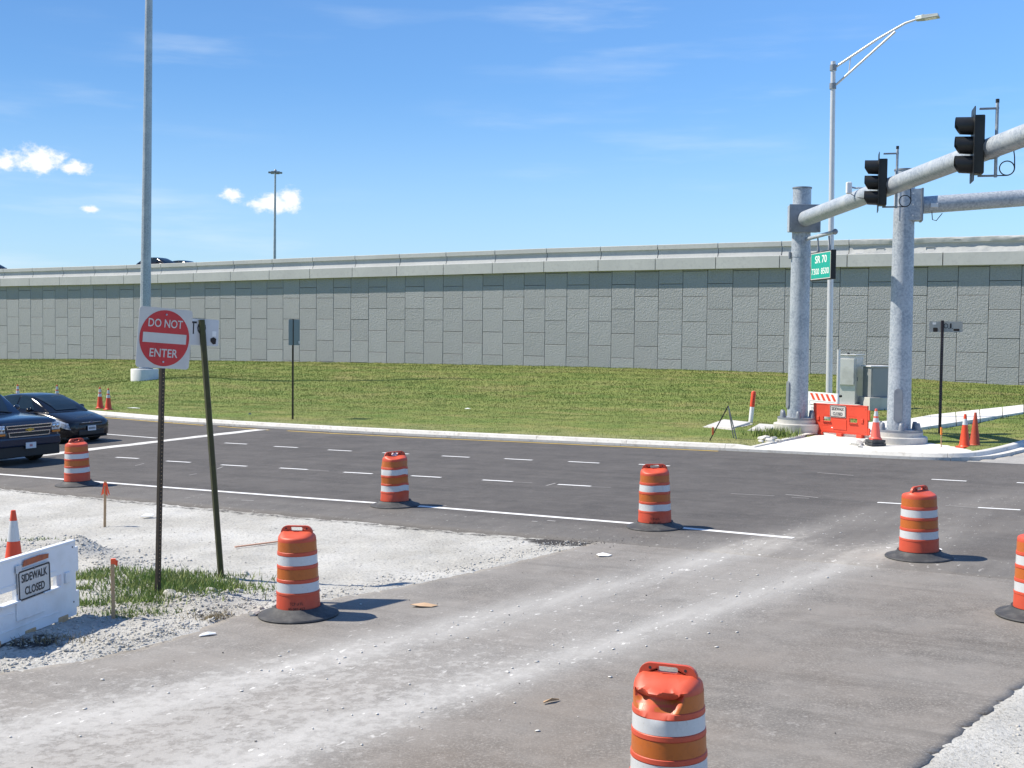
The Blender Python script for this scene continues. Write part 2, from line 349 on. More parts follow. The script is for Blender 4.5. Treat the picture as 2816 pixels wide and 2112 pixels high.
# ------------------------------------------------------------------ mesh helpers
class MB:
    def __init__(s): s.v = []; s.f = []
    def add(s, vs, fs, X=None):
        o = len(s.v); s.v += [tuple(X @ Vector(q)) if X is not None else tuple(q) for q in vs]
        s.f += [tuple(i + o for i in q) for q in fs]; return s
    def box(s, c, d, X=None):
        x, y, z = [q / 2 for q in d]
        vs = [(c[0] + i * x, c[1] + j * y, c[2] + k * z) for k in (-1, 1) for i, j in ((-1, -1), (1, -1), (1, 1), (-1, 1))]
        return s.add(vs, [(3, 2, 1, 0), (4, 5, 6, 7), (0, 1, 5, 4), (1, 2, 6, 5), (2, 3, 7, 6), (3, 0, 4, 7)], X)
    def tube(s, p0, p1, r0, r1=None, n=16, cap=True):
        return s.path([p0, p1], [r0, r0 if r1 is None else r1], n, cap)
    def path(s, pts, r, n=10, cap=True):
        pts = [Vector(p) for p in pts]; r = r if isinstance(r, (list, tuple)) else [r] * len(pts)
        o = len(s.v); prev = None
        for i, p in enumerate(pts):
            t = (pts[min(i + 1, len(pts) - 1)] - pts[max(i - 1, 0)]).normalized()
            if prev is None: a = t.orthogonal().normalized()
            else: a = (prev - t * prev.dot(t)).normalized()
            prev = a; b = t.cross(a)
            for k in range(n):
                q = 2 * math.pi * k / n; s.v.append(tuple(p + (a * math.cos(q) + b * math.sin(q)) * r[i]))
        for i in range(len(pts) - 1):
            for k in range(n):
                a = o + i * n + k; b = o + i * n + (k + 1) % n; s.f.append((a, b, b + n, a + n))
        if cap:
            s.f.append(tuple(o + k for k in reversed(range(n)))); e = o + (len(pts) - 1) * n; s.f.append(tuple(e + k for k in range(n)))
        return s
    def lathe(s, prof, n=32, c=(0, 0, 0), cap=True):
        o = len(s.v)
        for r, z in prof:
            for k in range(n):
                q = 2 * math.pi * k / n; s.v.append((c[0] + r * math.cos(q), c[1] + r * math.sin(q), c[2] + z))
        for i in range(len(prof) - 1):
            for k in range(n):
                a = o + i * n + k; b = o + i * n + (k + 1) % n; s.f.append((a, b, b + n, a + n))
        if cap:
            s.f.append(tuple(o + k for k in reversed(range(n)))); e = o + (len(prof) - 1) * n; s.f.append(tuple(e + k for k in range(n)))
        return s
    def prism(s, poly, y0, y1, X=None):
        """poly in (x,z), counter-clockwise seen from -y; extruded along y"""
        n = len(poly); vs = [(x, y0, z) for x, z in poly] + [(x, y1, z) for x, z in poly]
        fs = [tuple(range(n)), tuple(reversed(range(n, 2 * n)))] + [(i + n, (i + 1) % n + n, (i + 1) % n, i) for i in range(n)]
        return s.add(vs, fs, X)
    def ring(s, outer, inner, y0, y1, X=None):
        """plate with one hole; outer/inner loops (x,z) with the same point count"""
        n = len(outer); vs = [(x, y0, z) for x, z in outer] + [(x, y0, z) for x, z in inner] + [(x, y1, z) for x, z in outer] + [(x, y1, z) for x, z in inner]
        fs = []
        for i in range(n):
            j = (i + 1) % n
            fs += [(i, j, n + j, n + i), (2 * n + j, 2 * n + i, 3 * n + i, 3 * n + j), (j, i, 2 * n + i, 2 * n + j), (n + i, n + j, 3 * n + j, 3 * n + i)]
        return s.add(vs, fs, X)
    def mesh(s, name, m=None, sm=False):
        me = bpy.data.meshes.new(name); me.from_pydata(s.v, [], s.f); me.update()
        bm = bmesh.new(); bm.from_mesh(me); bmesh.ops.recalc_face_normals(bm, faces=bm.faces); bm.to_mesh(me); bm.free()
        if m: me.materials.append(m)
        if sm is True: me.polygons.foreach_set('use_smooth', [True] * len(me.polygons))
        elif sm:
            me.polygons.foreach_set('use_smooth', [True] * len(me.polygons)); me.set_sharp_from_angle(angle=R(sm))
        return me
    def build(s, name, m, parent=None, loc=None, sm=False, bevel=0, seg=2):
        return obj(name, s.mesh(name, m, sm), parent, loc, bevel, seg)


def obj(name, me, parent=None, loc=None, bevel=0, seg=2):
    o = bpy.data.objects.new(name, me); C.objects.link(o)
    if parent: o.parent = parent
    if loc is not None: o.location = loc
    if bevel:
        b = o.modifiers.new('bevel', 'BEVEL'); b.width = bevel; b.segments = seg; b.limit_method = 'ANGLE'
    return o


def tag(o, label=None, cat=None, group=None, kind=None):
    for k, q in (('label', label), ('category', cat), ('group', group), ('kind', kind)):
        if q: o[k] = q
    return o


TILT = Matrix.Rotation(-math.atan(GX), 3, 'Y')


def thing(name, label, cat, loc, rotz=0, group=None, tilt=False, lean=None):
    o = bpy.data.objects.new(name, None); C.objects.link(o); o.empty_display_size = .2
    m = Matrix.Rotation(rotz, 3, 'Z')
    if tilt: m = TILT @ m
    if lean: m = lean @ m
    o.location = loc; o.rotation_euler = m.to_euler(); return tag(o, label, cat, group)


def copy_tree(o, parent=None):
    c = o.copy(); C.objects.link(c); c.parent = parent
    for ch in list(o.children): copy_tree(ch, c)
    return c


def rrect(w, h, r, cx=0, cz=0, n=6):
    p = []
    for qx, qz, a0 in ((1, -1, -90), (1, 1, 0), (-1, 1, 90), (-1, -1, 180)):
        for k in range(n + 1):
            a = R(a0 + 90 * k / n); p.append((cx + qx * (w / 2 - r) + r * math.cos(a), cz + qz * (h / 2 - r) + r * math.sin(a)))
    return p


def text_verts(txt, w, h, off=.0):
    cu = bpy.data.curves.new('t', 'FONT'); cu.body = txt; cu.size = 1; cu.offset = off; cu.align_x = 'CENTER'; cu.resolution_u = 3
    o = bpy.data.objects.new('t', cu); C.objects.link(o); dg = bpy.context.evaluated_depsgraph_get()
    me = bpy.data.meshes.new_from_object(o.evaluated_get(dg)); bpy.data.objects.remove(o)
    co = np.array([v.co for v in me.vertices]); fs = [tuple(p.vertices) for p in me.polygons]; bpy.data.meshes.remove(me)
    lo, hi = co.min(0), co.max(0)
    co[:, 0] = (co[:, 0] - (lo[0] + hi[0]) / 2) * w / (hi[0] - lo[0]); co[:, 1] = (co[:, 1] - lo[1]) * h / (hi[1] - lo[1])
    return co, fs


def flat_text(name, txt, w, h, x, z, y, m, parent, off=.02):
    """lettering on a plate whose face looks to -y; (x,z) is the middle of its base line"""
    co, fs = text_verts(txt, w, h, off); mb = MB(); mb.add([(x + a, y, z + b) for a, b, _ in co], fs)
    me = bpy.data.meshes.new(name); me.from_pydata(mb.v, [], mb.f); me.materials.append(m); return obj(name, me, parent)


def np_mesh(name, co, tri, m):
    me = bpy.data.meshes.new(name); nv = len(co); nt = len(tri)
    me.vertices.add(nv); me.vertices.foreach_set('co', np.asarray(co, dtype=np.float32).ravel())
    k = tri.shape[1]
    me.loops.add(nt * k); me.loops.foreach_set('vertex_index', tri.astype(np.int32).ravel())
    me.polygons.add(nt); me.polygons.foreach_set('loop_start', np.arange(0, nt * k, k, dtype=np.int32))
    me.polygons.foreach_set('loop_total', np.full(nt, k, dtype=np.int32))
    me.update(calc_edges=True); me.materials.append(m); return me


def set_attr(me, arr):
    a = me.color_attributes.new('dust', 'FLOAT_COLOR', 'POINT'); q = np.ones((len(arr), 4), np.float32); q[:, :3] = arr; a.data.foreach_set('color', q.ravel())


def fbm(x, y, sc, seed=0, oct=4):
    out = np.empty(x.size); xf = x.ravel(); yf = y.ravel()
    for i in range(xf.size): out[i] = mnoise.fractal(Vector((xf[i] * sc + seed, yf[i] * sc, seed * .7)), .6, 2.1, oct)
    return out.reshape(x.shape)


def inside(poly, x, y):
    r = np.zeros(x.shape, bool); n = len(poly)
    for i in range(n):
        x0, y0 = poly[i]; x1, y1 = poly[(i + 1) % n]
        c = ((y0 > y) != (y1 > y)) & (x < (x1 - x0) * (y - y0) / ((y1 - y0) or 1e-9) + x0); r ^= c
    return r


def seg_dist(pl, x, y):
    d = np.full(x.shape, 1e9)
    for (x0, y0), (x1, y1) in zip(pl[:-1], pl[1:]):
        vx, vy = x1 - x0, y1 - y0; t = np.clip(((x - x0) * vx + (y - y0) * vy) / (vx * vx + vy * vy), 0, 1)
        d = np.minimum(d, np.hypot(x - x0 - t * vx, y - y0 - t * vy))
    return d


# ------------------------------------------------------------------ ground, gravel, roads
def far_ground():
    xs = np.array([-700, -200, -90, -45, -20, 0, 20, 35, 90, 200, 700.]); ys = np.array([-300, -60, -5, 5, 20, 40, 70, 85, 120, 300, 1200.])
    X, Y = np.meshgrid(xs, ys); Z = gz(X) - .35
    co = np.stack([X, Y, Z], -1).reshape(-1, 3); n = len(xs)
    q = np.array([(j * n + i, j * n + i + 1, (j + 1) * n + i + 1, (j + 1) * n + i) for j in range(len(ys) - 1) for i in range(n - 1)])
    tag(obj('ground', np_mesh('ground', co, q, M['grass'])), kind='structure')


far_ground()

RAMP_L = [(-14.5, -16), (-9.2, 2.0), (-6.7, 8.6)] + [tuple(ground_pt(*p)[:2]) for p in ((0, 1850), (200, 1818), (382, 1782), (520, 1740), (636, 1693), (891, 1648), (1080, 1618), (1273, 1578), (1480, 1530), (1600, 1500), (1690, 1478))]
RAMP_R = [(-6.5, -16), (-.6, 1.5), (1.5, 6.2)] + [tuple(ground_pt(*p)[:2]) for p in ((2527, 2112), (2670, 1995), (2816, 1884))] + [(5.6, 12.3), (7.2, 13.2), (9.5, 13.9), (13, 14.0), (40, -1.5)]
ROAD_N = 17.25     # near edge of the main road, in w


def _fit(pts):
    q = [ground_pt(*p) for p in pts]; q = np.array([to_sw(p.x, p.y) for p in q]); return np.polyfit(q[:, 1], q[:, 0], 2)


TR1 = _fit(((0, 2005), (600, 1895), (891, 1825), (1140, 1752), (1601, 1610), (2164, 1480)))
TR2 = _fit(((636, 2090), (1140, 1958), (1632, 1772), (2116, 1622), (2419, 1515)))


def tracks(s, w):
    """pale dust carried by wheels along the ramp and out on the road"""
    c1 = np.polyval(TR1, w); c2 = np.polyval(TR2, w)
    d = .75 * (np.exp(-((s - c1) / .34) ** 2) + np.exp(-((s - c2) / .32) ** 2)) + .35 * (np.exp(-((s - c1) / .75) ** 2) + np.exp(-((s - c2) / .7) ** 2))
    mid = np.exp(-((s - (c1 + c2) / 2) / 1.3) ** 2)
    return d, mid


def gravel_h(x, y):
    s, w = to_sw(x, y)
    h = .016 * fbm(x, y, .9, 1) + .012 * fbm(x, y, 3.1, 5)
    for (px, py), r, k in (((222, 1520), .30, .26), ((190, 1515), .22, .14), ((285, 1545), .35, .09), ((335, 1568), .4, .07), ((560, 1668), .4, .07), ((480, 1655), .5, .06), ((250, 1620), .8, .06), ((430, 1600), 1.0, .07), ((600, 1640), .5, .06), ((150, 1750), .5, .05), ((360, 1765), .6, .03)):
        p = ground_pt(px, py); h = h + k * np.exp(-((x - p.x) ** 2 + (y - p.y) ** 2) / r ** 2)
    rough = np.exp(-((x + 4.2) ** 2 / 4 + (y - 15) ** 2 / 5)); h = h + rough * .05 * np.abs(fbm(x, y, 2.4, 9))
    dl = seg_dist(RAMP_L, x, y); h = h + .035 * np.exp(-(dl / .45) ** 2) * (.4 + np.abs(fbm(x, y, 2.0, 3)) * 2) * smooth(22, 14, y)
    return h


def near_z(x, y): return gz(x) - .035


def gravel():
    x = np.arange(-17, 12.01, .09); y = np.arange(5.5, 30, .09); X, Y = np.meshgrid(x, y)
    H = gravel_h(X, Y); S, W = to_sw(X, Y)
    inr = inside(RAMP_L + RAMP_R[::-1], X, Y) & (seg_dist(RAMP_L, X, Y) > .4) & (seg_dist(RAMP_R, X, Y) > .4) | (W > ROAD_N + .3)
    Z = gz(X) - .035 + np.where(inr, -.05, H)
    de = np.minimum(seg_dist(RAMP_L, X, Y), seg_dist(RAMP_R, X, Y)); ins = inside(RAMP_L + RAMP_R[::-1], X, Y)
    ez = gz(X) - .017 + .022 * fbm(X, Y, 2.6, 4) + .014 * fbm(X, Y, 9., 8) - np.where(ins, de * .13, -.016)
    Z = np.where((de < .4) & ~inr, ez * (1 - de / .4) + Z * de / .4, Z) if False else np.where(ins & ~inr, ez, np.where(de < .4, ez * (1 - de / .4) + Z * de / .4, Z))
    Z = np.where(W > ROAD_N - .35, np.minimum(Z, gz(X) - .03), Z)
    co = np.stack([X, Y, Z], -1).reshape(-1, 3); n = len(x)
    J, I = np.meshgrid(np.arange(len(y) - 1), np.arange(n - 1), indexing='ij')
    q = np.stack([J * n + I, J * n + I + 1, (J + 1) * n + I + 1, (J + 1) * n + I], -1).reshape(-1, 4)
    me = np_mesh('gravel', co, q, M['gravel']); me.polygons.foreach_set('use_smooth', [True] * len(me.polygons))
    d = np.zeros((X.size, 3)); xf, yf = X.ravel(), Y.ravel(); sf, wf = S.ravel(), W.ravel()
    def spot(px, py, rx, ry, k):
        p = ground_pt(px, py); return k * np.exp(-((xf - p.x) / rx) ** 2 - ((yf - p.y) / ry) ** 2)
    d[:, 0] = spot(1640, 1488, .8, .45, .95) + spot(1560, 1487, .5, .3, .7) + spot(85, 1768, .5, .3, .9) + .55 * np.exp(-((wf - 17.1) / .17) ** 2) + spot(1450, 1512, .5, .2, .35) + spot(1150, 1590, .9, .25, .32)
    set_attr(me, d)
    tag(obj('gravel', me), kind='structure')


gravel()


def snap_to(lines, X, Y, tol):
    X, Y = X.copy(), Y.copy()
    for pl in lines:
        best = np.full(X.shape, 1e9); bx, by = X.copy(), Y.copy()
        for (x0, y0), (x1, y1) in zip(pl[:-1], pl[1:]):
            vx, vy = x1 - x0, y1 - y0; tt = np.clip(((X - x0) * vx + (Y - y0) * vy) / (vx * vx + vy * vy), 0, 1); qx, qy = x0 + tt * vx, y0 + tt * vy
            d = np.hypot(X - qx, Y - qy); m = d < best; best = np.where(m, d, best); bx = np.where(m, qx, bx); by = np.where(m, qy, by)
        m = best < tol
        X = np.where(m, bx + .015 * np.sin(bx * 23 + by * 11), X); Y = np.where(m, by + .015 * np.sin(by * 19), Y)
    return X, Y


def sheet(name, m, x0, x1, y0, y1, step, keep, zoff, dustf, frame=True, edge=True, ragged=None):
    """grid sheet in the road frame (frame) or world frame, cells kept where keep() holds"""
    a = np.arange(x0, x1 + step / 2, step); b = np.arange(y0, y1 + step / 2, step); A, Bq = np.meshgrid(a, b)
    if frame: X, Y = A * U.x + Bq * V.x, A * U.y + Bq * V.y
    else: X, Y = A, Bq
    K = keep(X, Y, A, Bq); n = len(a)
    if ragged is not None: X, Y = snap_to(ragged, X, Y, step * 1.3)
    Z = gz(X) + zoff
    J, I = np.meshgrid(np.arange(len(b) - 1), np.arange(n - 1), indexing='ij')
    q = np.stack([J * n + I, J * n + I + 1, (J + 1) * n + I + 1, (J + 1) * n + I], -1).reshape(-1, 4)
    kf = K.ravel(); q = q[kf[q].all(1)]
    used = np.unique(q); rem = np.full(K.size, -1); rem[used] = np.arange(len(used)); q = rem[q]
    co = np.stack([X, Y, Z], -1).reshape(-1, 3)[used]
    S, W = to_sw(co[:, 0], co[:, 1]); nv = len(co)
    dd = dustf(co[:, 0], co[:, 1], S, W)
    if edge:      # skirt along the open border
        from collections import Counter
        e = Counter(); 
        E = np.concatenate([q[:, [0, 1]], q[:, [1, 2]], q[:, [2, 3]], q[:, [3, 0]]]); Es = np.sort(E, 1)
        key = Es[:, 0].astype(np.int64) * nv + Es[:, 1]; un, inv, cnt = np.unique(key, return_inverse=True, return_counts=True)
        bd = E[cnt[inv] == 1]
        bvs = np.unique(bd); mp = {int(v): nv + i for i, v in enumerate(bvs)}
        low = co[bvs].copy(); low[:, 2] -= .07
        if name == 'road': nr = (W[bvs] < ROAD_N + .4)[:, None]; low[:, :2] -= np.where(nr, .13, 0) * np.array([[V.x, V.y]])
        sk = np.array([(b_, a_, mp[a_], mp[b_]) for a_, b_ in bd.tolist()]); co = np.concatenate([co, low]); dd = np.concatenate([dd, dd[bvs] * (0 if name == 'road' else 1)]); q = np.concatenate([q, sk])
    me = np_mesh(name, co, q, m); set_attr(me, dd); return tag(obj(name, me), kind='structure')


LIP = [(-160, 38.5), (-90, 37.5), (-60, 36.6), (-48, 35.4), (-40.3, 33.76), (-36.5, 32.9), (-34.2, 32.5), (-30, 32.05), (-26.6, 31.78), (-23, 31.62), (-20.7, 31.56), (-15.8, 31.5), (-12, 31.45), (-9.9, 31.42), (-8, 31.38), (-6.95, 31.42), (-6.45, 31.56), (-6.05, 31.85), (-5.78, 32.4), (-5.58, 33.4), (-5.4, 34.5), (-5.0, 38), (-4.3, 45), (-2.5, 58), (0, 70)]
LIPS = np.array(LIP)


def road_dust(x, y, s, w):
    d, mid = tracks(s, w); f = np.exp(-np.clip(w - 18.2, 0, None) / 2.6)
    far = .20 * np.exp(-((s - (-6.2 + (w - 20) * .35)) / .5) ** 2) * smooth(20, 22, w) * smooth(30, 26, w) + .16 * np.exp(-((s - (-4.2 + (w - 20) * .35)) / .4) ** 2) * smooth(30, 25, w)
    r = np.zeros((len(x), 3)); r[:, 0] = np.clip(.75 * d * f + .22 * mid * f + far + .08 * smooth(-9, -4, s) + .22 * smooth(18.9, 18.4, w), 0, 1)
    r[:, 1] = np.clip(.45 * d * f + .30 * np.exp(-((w - 18.6) / 1.2) ** 2) * smooth(-9, -6, s), 0, 1); r[:, 2] = .15 * smooth(-9, -3, s); return r


def ramp_dust(x, y, s, w):
    d, mid = tracks(s, w); r = np.zeros((len(x), 3)); dl = seg_dist(RAMP_L, x, y)
    r[:, 0] = np.clip(.54 * d + .20 * mid + .10 * np.exp(-((w - 7.5) / 3.2) ** 2) * smooth(-6, -7.5, s) + .18 * np.exp(-(dl / .8) ** 2), 0, 1)
    r[:, 1] = np.clip(.12 * d + .24 * mid * smooth(18, 8, w) + .24 * smooth(13, 7, w) * smooth(-4, -7, s) + .10 + .2 * np.exp(-(((s + 3.8) / 1.0) ** 2 + ((w - 10.2) / 1.2) ** 2)), 0, 1)
    r[:, 2] = np.clip(.25 + .5 * np.exp(-(((s + 4.6) / 1.5) ** 2 + ((w - 9) / 2.5) ** 2)) - .5 * d, 0, 1); return r


_rg = {}
def rag(v_, k, amp):      # ragged pavement edges
    return amp * np.array([mnoise.fractal(Vector((float(q) * k, 3.3, 1.1)), .7, 2.2, 4) for q in np.atleast_1d(v_)])


def keep_road(X, Y, S, W):
    e = ROAD_N + rag(S[0], .9, .05)[None, :] * np.ones_like(S)
    far = np.where(S < -6.5, np.interp(S, LIPS[:16, 0], LIPS[:16, 1]) + .12, 31.5)
    return (W > e) & (W < far)


road = sheet('road', M['road'], -110, 40, 16.9, 38.2, .12 if False else .2, keep_road, 0, road_dust)


def keep_ramp(X, Y, S, W):
    poly = RAMP_L + [(3.5, 22), (30, 6), (40, -1.5)] + RAMP_R[::-1][1:]
    jit = 0
    return inside(poly, X + jit, Y + jit) & (to_sw(X, Y)[1] < 18.9)


side_road = sheet('side_road', M['ramp'], -13, 14, -6, 24, .07, lambda X, Y, a, b: keep_ramp(X, Y, a, b), -.005, ramp_dust, frame=False, ragged=[RAMP_L, RAMP_R])


def keep_cross(X, Y, S, W):
    lx = np.interp(W, LIPS[15:, 1], LIPS[15:, 0]); return (S > lx - .15) & (W > 31.2)


sheet('cross_street', M['cross'], -7, 22, 31, 69.2, .25, keep_cross, -.004, lambda x, y, s, w: np.stack([.2 * np.ones_like(x), .3 * np.ones_like(x), 0 * x], -1))

# road paint ---------------------------------------------------------------
def strip(name, pts, width, m, z=.005, parent=road, jag=0):
    mb = MB(); n = len(pts); vs = []
    for i, (s, w) in enumerate(pts):
        a = Vector(pts[max(i - 1, 0)]); b = Vector(pts[min(i + 1, n - 1)]); t = (b - a).normalized(); nn = Vector((-t.y, t.x))
        for k in (-1, 1):
            j = random.uniform(-jag, jag); x, y = sw(s + nn.x * k * (width / 2 + j), w + nn.y * k * (width / 2 + j)); vs.append((x, y, gz(x) + z))
    mb.add(vs, [(2 * i, 2 * i + 2, 2 * i + 3, 2 * i + 1) for i in range(n - 1)])
    me = bpy.data.meshes.new(name); me.from_pydata(mb.v, [], mb.f); me.materials.append(m); me.update()
    return obj(name, me, parent)


def gsw(px, py): p = ground_pt(px, py); return to_sw(p.x, p.y)


ed = [gsw(*p) for p in ((0, 1304.5), (450, 1340), (900, 1374), (1126, 1390), (1754, 1441), (2182, 1480))]
strip('edge_line', [(-100, 18.7), (-60, 18.75), (-35, 18.78)] + ed, .15, M['line_white'])
strip('edge_line_end', [gsw(*p) for p in ((2470, 1509), (2590, 1511))], .12, M['line_white'])
yl = [gsw(*p) for p in ((293, 1149), (430, 1160), (560, 1170))]
strip('yellow_line', [(-70, 36.2), (-50, 34.9)] + yl, .11, M['line_yellow'])
strip('yellow_line', [gsw(*p) for p in ((600, 1173), (740, 1183))], .10, M['line_yellow'])
strip('yellow_line', [gsw(*p) for p in ((790, 1185), (900, 1191.5), (1150, 1204), (1400, 1214.5), (1650, 1226), (1975, 1241))], .11, M['line_yellow'])
sb = [gsw(134, 1249.5), gsw(720, 1181)]
sbp = [(sb[0][0] + (sb[1][0] - sb[0][0]) * t, sb[0][1] + (sb[1][1] - sb[0][1]) * t) for t in np.linspace(-.35, 1, 26)]
strip('stop_line', sbp, .52, M['line_old'], jag=.05)
strip('lane_line', [(-60, 27.9), gsw(291, 1194), gsw(431, 1205)], .12, M['line_white'])
strip('lane_line', [(-60, 23.2), (-45, 23.1), (-30.2, 23.0)], .12, M['line_white'])
for x0, x1, y0 in ((319, 381, 1259.5), (457, 524, 1270), (608, 679, 1280.5), (769, 846, 1289.5), (945, 1024, 1301), (1131, 1213, 1311), (1327, 1410, 1322.5), (1534, 1625, 1335), (2413, 2497, 1384.5), (2689, 2806, 1399.5)):
    strip('lane_dash', [gsw(x0, y0 - .028 * (x1 - x0)), gsw(x1, y0 + .028 * (x1 - x0))], .11, M['line_white'])
for x0, x1, y0 in ((618, 679, 1220), (754, 819, 1229.5), (902, 967, 1239), (1052, 1124, 1247), (1215, 1291, 1256), (1387, 1464, 1263.7), (1563, 1648, 1271.7), (1757, 1842, 1279.5), (2562, 2658, 1321), (2796, 2890, 1330)):
    strip('lane_dash', [gsw(x0, y0 - .026 * (x1 - x0)), gsw(x1, y0 + .026 * (x1 - x0))], .11, M['line_white'])
for a, b, wd in (((845, 1292.5), (905, 1296), .04), ((1410, 1326), (1464, 1328), .04), ((1625, 1339), (1680, 1341), .04), ((1502, 1336), (1528, 1329), .05), ((2160, 1360), (2250, 1369), .05), ((2010, 1358), (2130, 1364), .04), ((2248, 1300), (2347, 1308), .05), ((663, 1376), (697, 1377), .06), ((372, 1281), (396, 1275), .04), ((597, 1290), (613, 1284), .04), ((520, 1307), (541, 1303), .04), ((1462, 1434), (1478, 1435), .06), ((1505, 1432), (1528, 1434), .07), ((1208, 1393), (1228, 1391), .05), ((2177, 1368), (2225, 1371), .04), ((2600, 1391), (2690, 1397), .04)):
    strip('layout_mark', [gsw(*a), gsw(*b)], wd, M['line_thin'])

# ------------------------------------------------------------------ kerb and gutter
kerb = tag(bpy.data.objects.new('kerb', None), kind='structure'); C.objects.link(kerb)


def kerb_line():
    pts = []
    for (s0, w0), (s1, w1) in zip(LIP[:-1], LIP[1:]):
        n = max(1, int(math.hypot(s1 - s0, w1 - w0) / .35))
        for k in range(n): pts.append(Vector((s0 + (s1 - s0) * k / n, w0 + (w1 - w0) * k / n)))
    pts.append(Vector(LIP[-1])); return pts


KL = kerb_line()
# smooth the polyline a little
for _ in range(3): KL = [KL[0]] + [(KL[i - 1] + KL[i] * 2 + KL[i + 1]) / 4 for i in range(1, len(KL) - 1)] + [KL[-1]]


def kerb_drop(s, w):     # kerb height, dropped at the sidewalk ramp
    if w > 33: return .14
    return .025 + .115 * (1 - float(smooth(-12.2, -11.7, s))) + .115 * float(smooth(-9.4, -8.9, s))


def kerb_sections():
    acc = [0.]
    for a, b in zip(KL[:-1], KL[1:]): acc.append(acc[-1] + (b - a).length)
    nsec = int(acc[-1] / 3.0)
    for k in range(nsec):
        d0, d1 = acc[-1] * k / nsec, acc[-1] * (k + 1) / nsec - .012
        ii = [i for i, d in enumerate(acc) if d0 < d < d1]
        def pt(d):
            i = max(j for j, q in enumerate(acc) if q <= d); i = min(i, len(KL) - 2); t = (d - acc[i]) / (acc[i + 1] - acc[i]); return KL[i].lerp(KL[i + 1], t), (KL[i + 1] - KL[i]).normalized()
        st = [pt(d0)] + [(KL[i], (KL[min(i + 1, len(KL) - 1)] - KL[i - 1]).normalized()) for i in ii] + [pt(d1)]
        if st[0][0].x < -75 and k % 1: continue
        vs = []; 
        for p, t in st:
            nn = Vector((-t.y, t.x)); h = kerb_drop(p.x, p.y)
            for o, z in ((0, -.06), (0, .07), (.34, .03), (.375, h - .015), (.40, h), (.56, h), (.58, h - .015), (.58, -.1)):
                x, y = sw(p.x + nn.x * o, p.y + nn.y * o); vs.append((x, y, gz(x) + z))
        n = len(st); fs = []
        for i in range(n - 1):
            for j in range(8): fs.append((i * 8 + j, i * 8 + (j + 1) % 8, (i + 1) * 8 + (j + 1) % 8, (i + 1) * 8 + j))
        fs += [tuple(range(8)), tuple((n - 1) * 8 + j for j in reversed(range(8)))]
        MB().add(vs, fs).build('kerb_section', M['kerb_conc'], kerb, sm=30)


kerb_sections()
KB = [(p.x, p.y) for p in KL]

# ------------------------------------------------------------------ grass verge
KBACK = []
for i, p in enumerate(KL):
    t = (KL[min(i + 1, len(KL) - 1)] - KL[max(i - 1, 0)]).normalized(); KBACK.append((p.x - t.y * .5, p.y + t.x * .5))
PAD = [(-12.0, 31.9), gsw(2247, 1198), gsw(2396, 1210), gsw(2420, 1222), (-9.4, 31.9)]
PATH = [PAD[1], gsw(2280, 1180), gsw(2400, 1172), gsw(2490, 1163), gsw(2560, 1150), gsw(2816, 1121), gsw(2960, 1108), gsw(2960, 1125), gsw(2816, 1142), gsw(2560, 1182), gsw(2490, 1193), gsw(2440, 1203), PAD[2]]
APRON = [(-9.7, 31.95), (-9.85, 36.05), (-9.0, 36.4), (-7.3, 34.8), (-6.55, 33.8), (-6.35, 33.0), (-6.7, 32.2), (-7.5, 31.98)]


def verge():
    a = np.concatenate([np.arange(-130, -60, 1.0), np.arange(-60, -2, .25)]); b = np.concatenate([np.arange(31.5, 42, .25), np.arange(42, 70.6, .5)])
    S, W = np.meshgrid(a, b); X, Y = S * U.x + W * V.x, S * U.y + W * V.y
    poly = KBACK + [(-2, 72), (-160, 72)]
    K = inside(poly, S, W) & (W < 70.3); n = len(a)
    Z = verge_z(X, Y)
    for pg in (PAD, PATH, APRON): Z = np.where(inside(pg, S, W), gz(X) - .05, Z)
    J, I = np.meshgrid(np.arange(len(b) - 1), np.arange(n - 1), indexing='ij')
    q = np.stack([J * n + I, J * n + I + 1, (J + 1) * n + I + 1, (J + 1) * n + I], -1).reshape(-1, 4); kf = K.ravel(); q = q[kf[q].any(1) & (inside(poly, S - .05, W - .0) | True).ravel()[q].all(1)]
    q = q[kf[q].sum(1) >= 3]
    me = np_mesh('grass_verge', np.stack([X, Y, Z], -1).reshape(-1, 3), q, M['grass']); me.polygons.foreach_set('use_smooth', [True] * len(me.polygons))
    tag(obj('grass_verge', me), kind='structure')


verge()


def blades(name, x, y, z, h, wd, m, label=None, lean=.5):
    n = len(x); a = rng.uniform(0, 2 * math.pi, n); la = rng.uniform(0, 2 * math.pi, n); ll = rng.uniform(0, lean, n) * h
    dx, dy = np.cos(a) * wd, np.sin(a) * wd
    co = np.empty((n, 3, 3)); co[:, 0] = np.stack([x - dx, y - dy, z - .01], -1); co[:, 1] = np.stack([x + dx, y + dy, z - .01], -1)
    co[:, 2] = np.stack([x + np.cos(la) * ll, y + np.sin(la) * ll, z + h], -1)
    me = np_mesh(name, co.reshape(-1, 3), np.arange(3 * n).reshape(-1, 3), m); o = obj(name, me)
    return tag(o, label, 'grass' if label else None, kind='stuff')


def verge_grass():
    n = 420000; s = rng.uniform(-98, -4, n); w = 31.8 + (70.0 - 31.8) * rng.random(n) ** 1.6
    x, y = s * U.x + w * V.x, s * U.y + w * V.y
    ok = (np.abs(x) / np.maximum(y, 1) < .47) & inside(KBACK + [(-2, 72), (-160, 72)], s - .03, w - .06)
    for pg in (PAD, PATH, APRON): ok &= ~inside(pg, s, w)
    x, y, w = x[ok], y[ok], w[ok]; z = verge_z(x, y); k = len(x)
    cl = .6 + .8 * rng.random(k) ** 2
    blades('grass_blades', x, y, z, (.03 + .03 * smooth(34, 50, w)) * cl, .008 + .011 * smooth(33, 60, w), M['blade'], 'short green grass blades covering the verge below the wall', .9)


verge_grass()

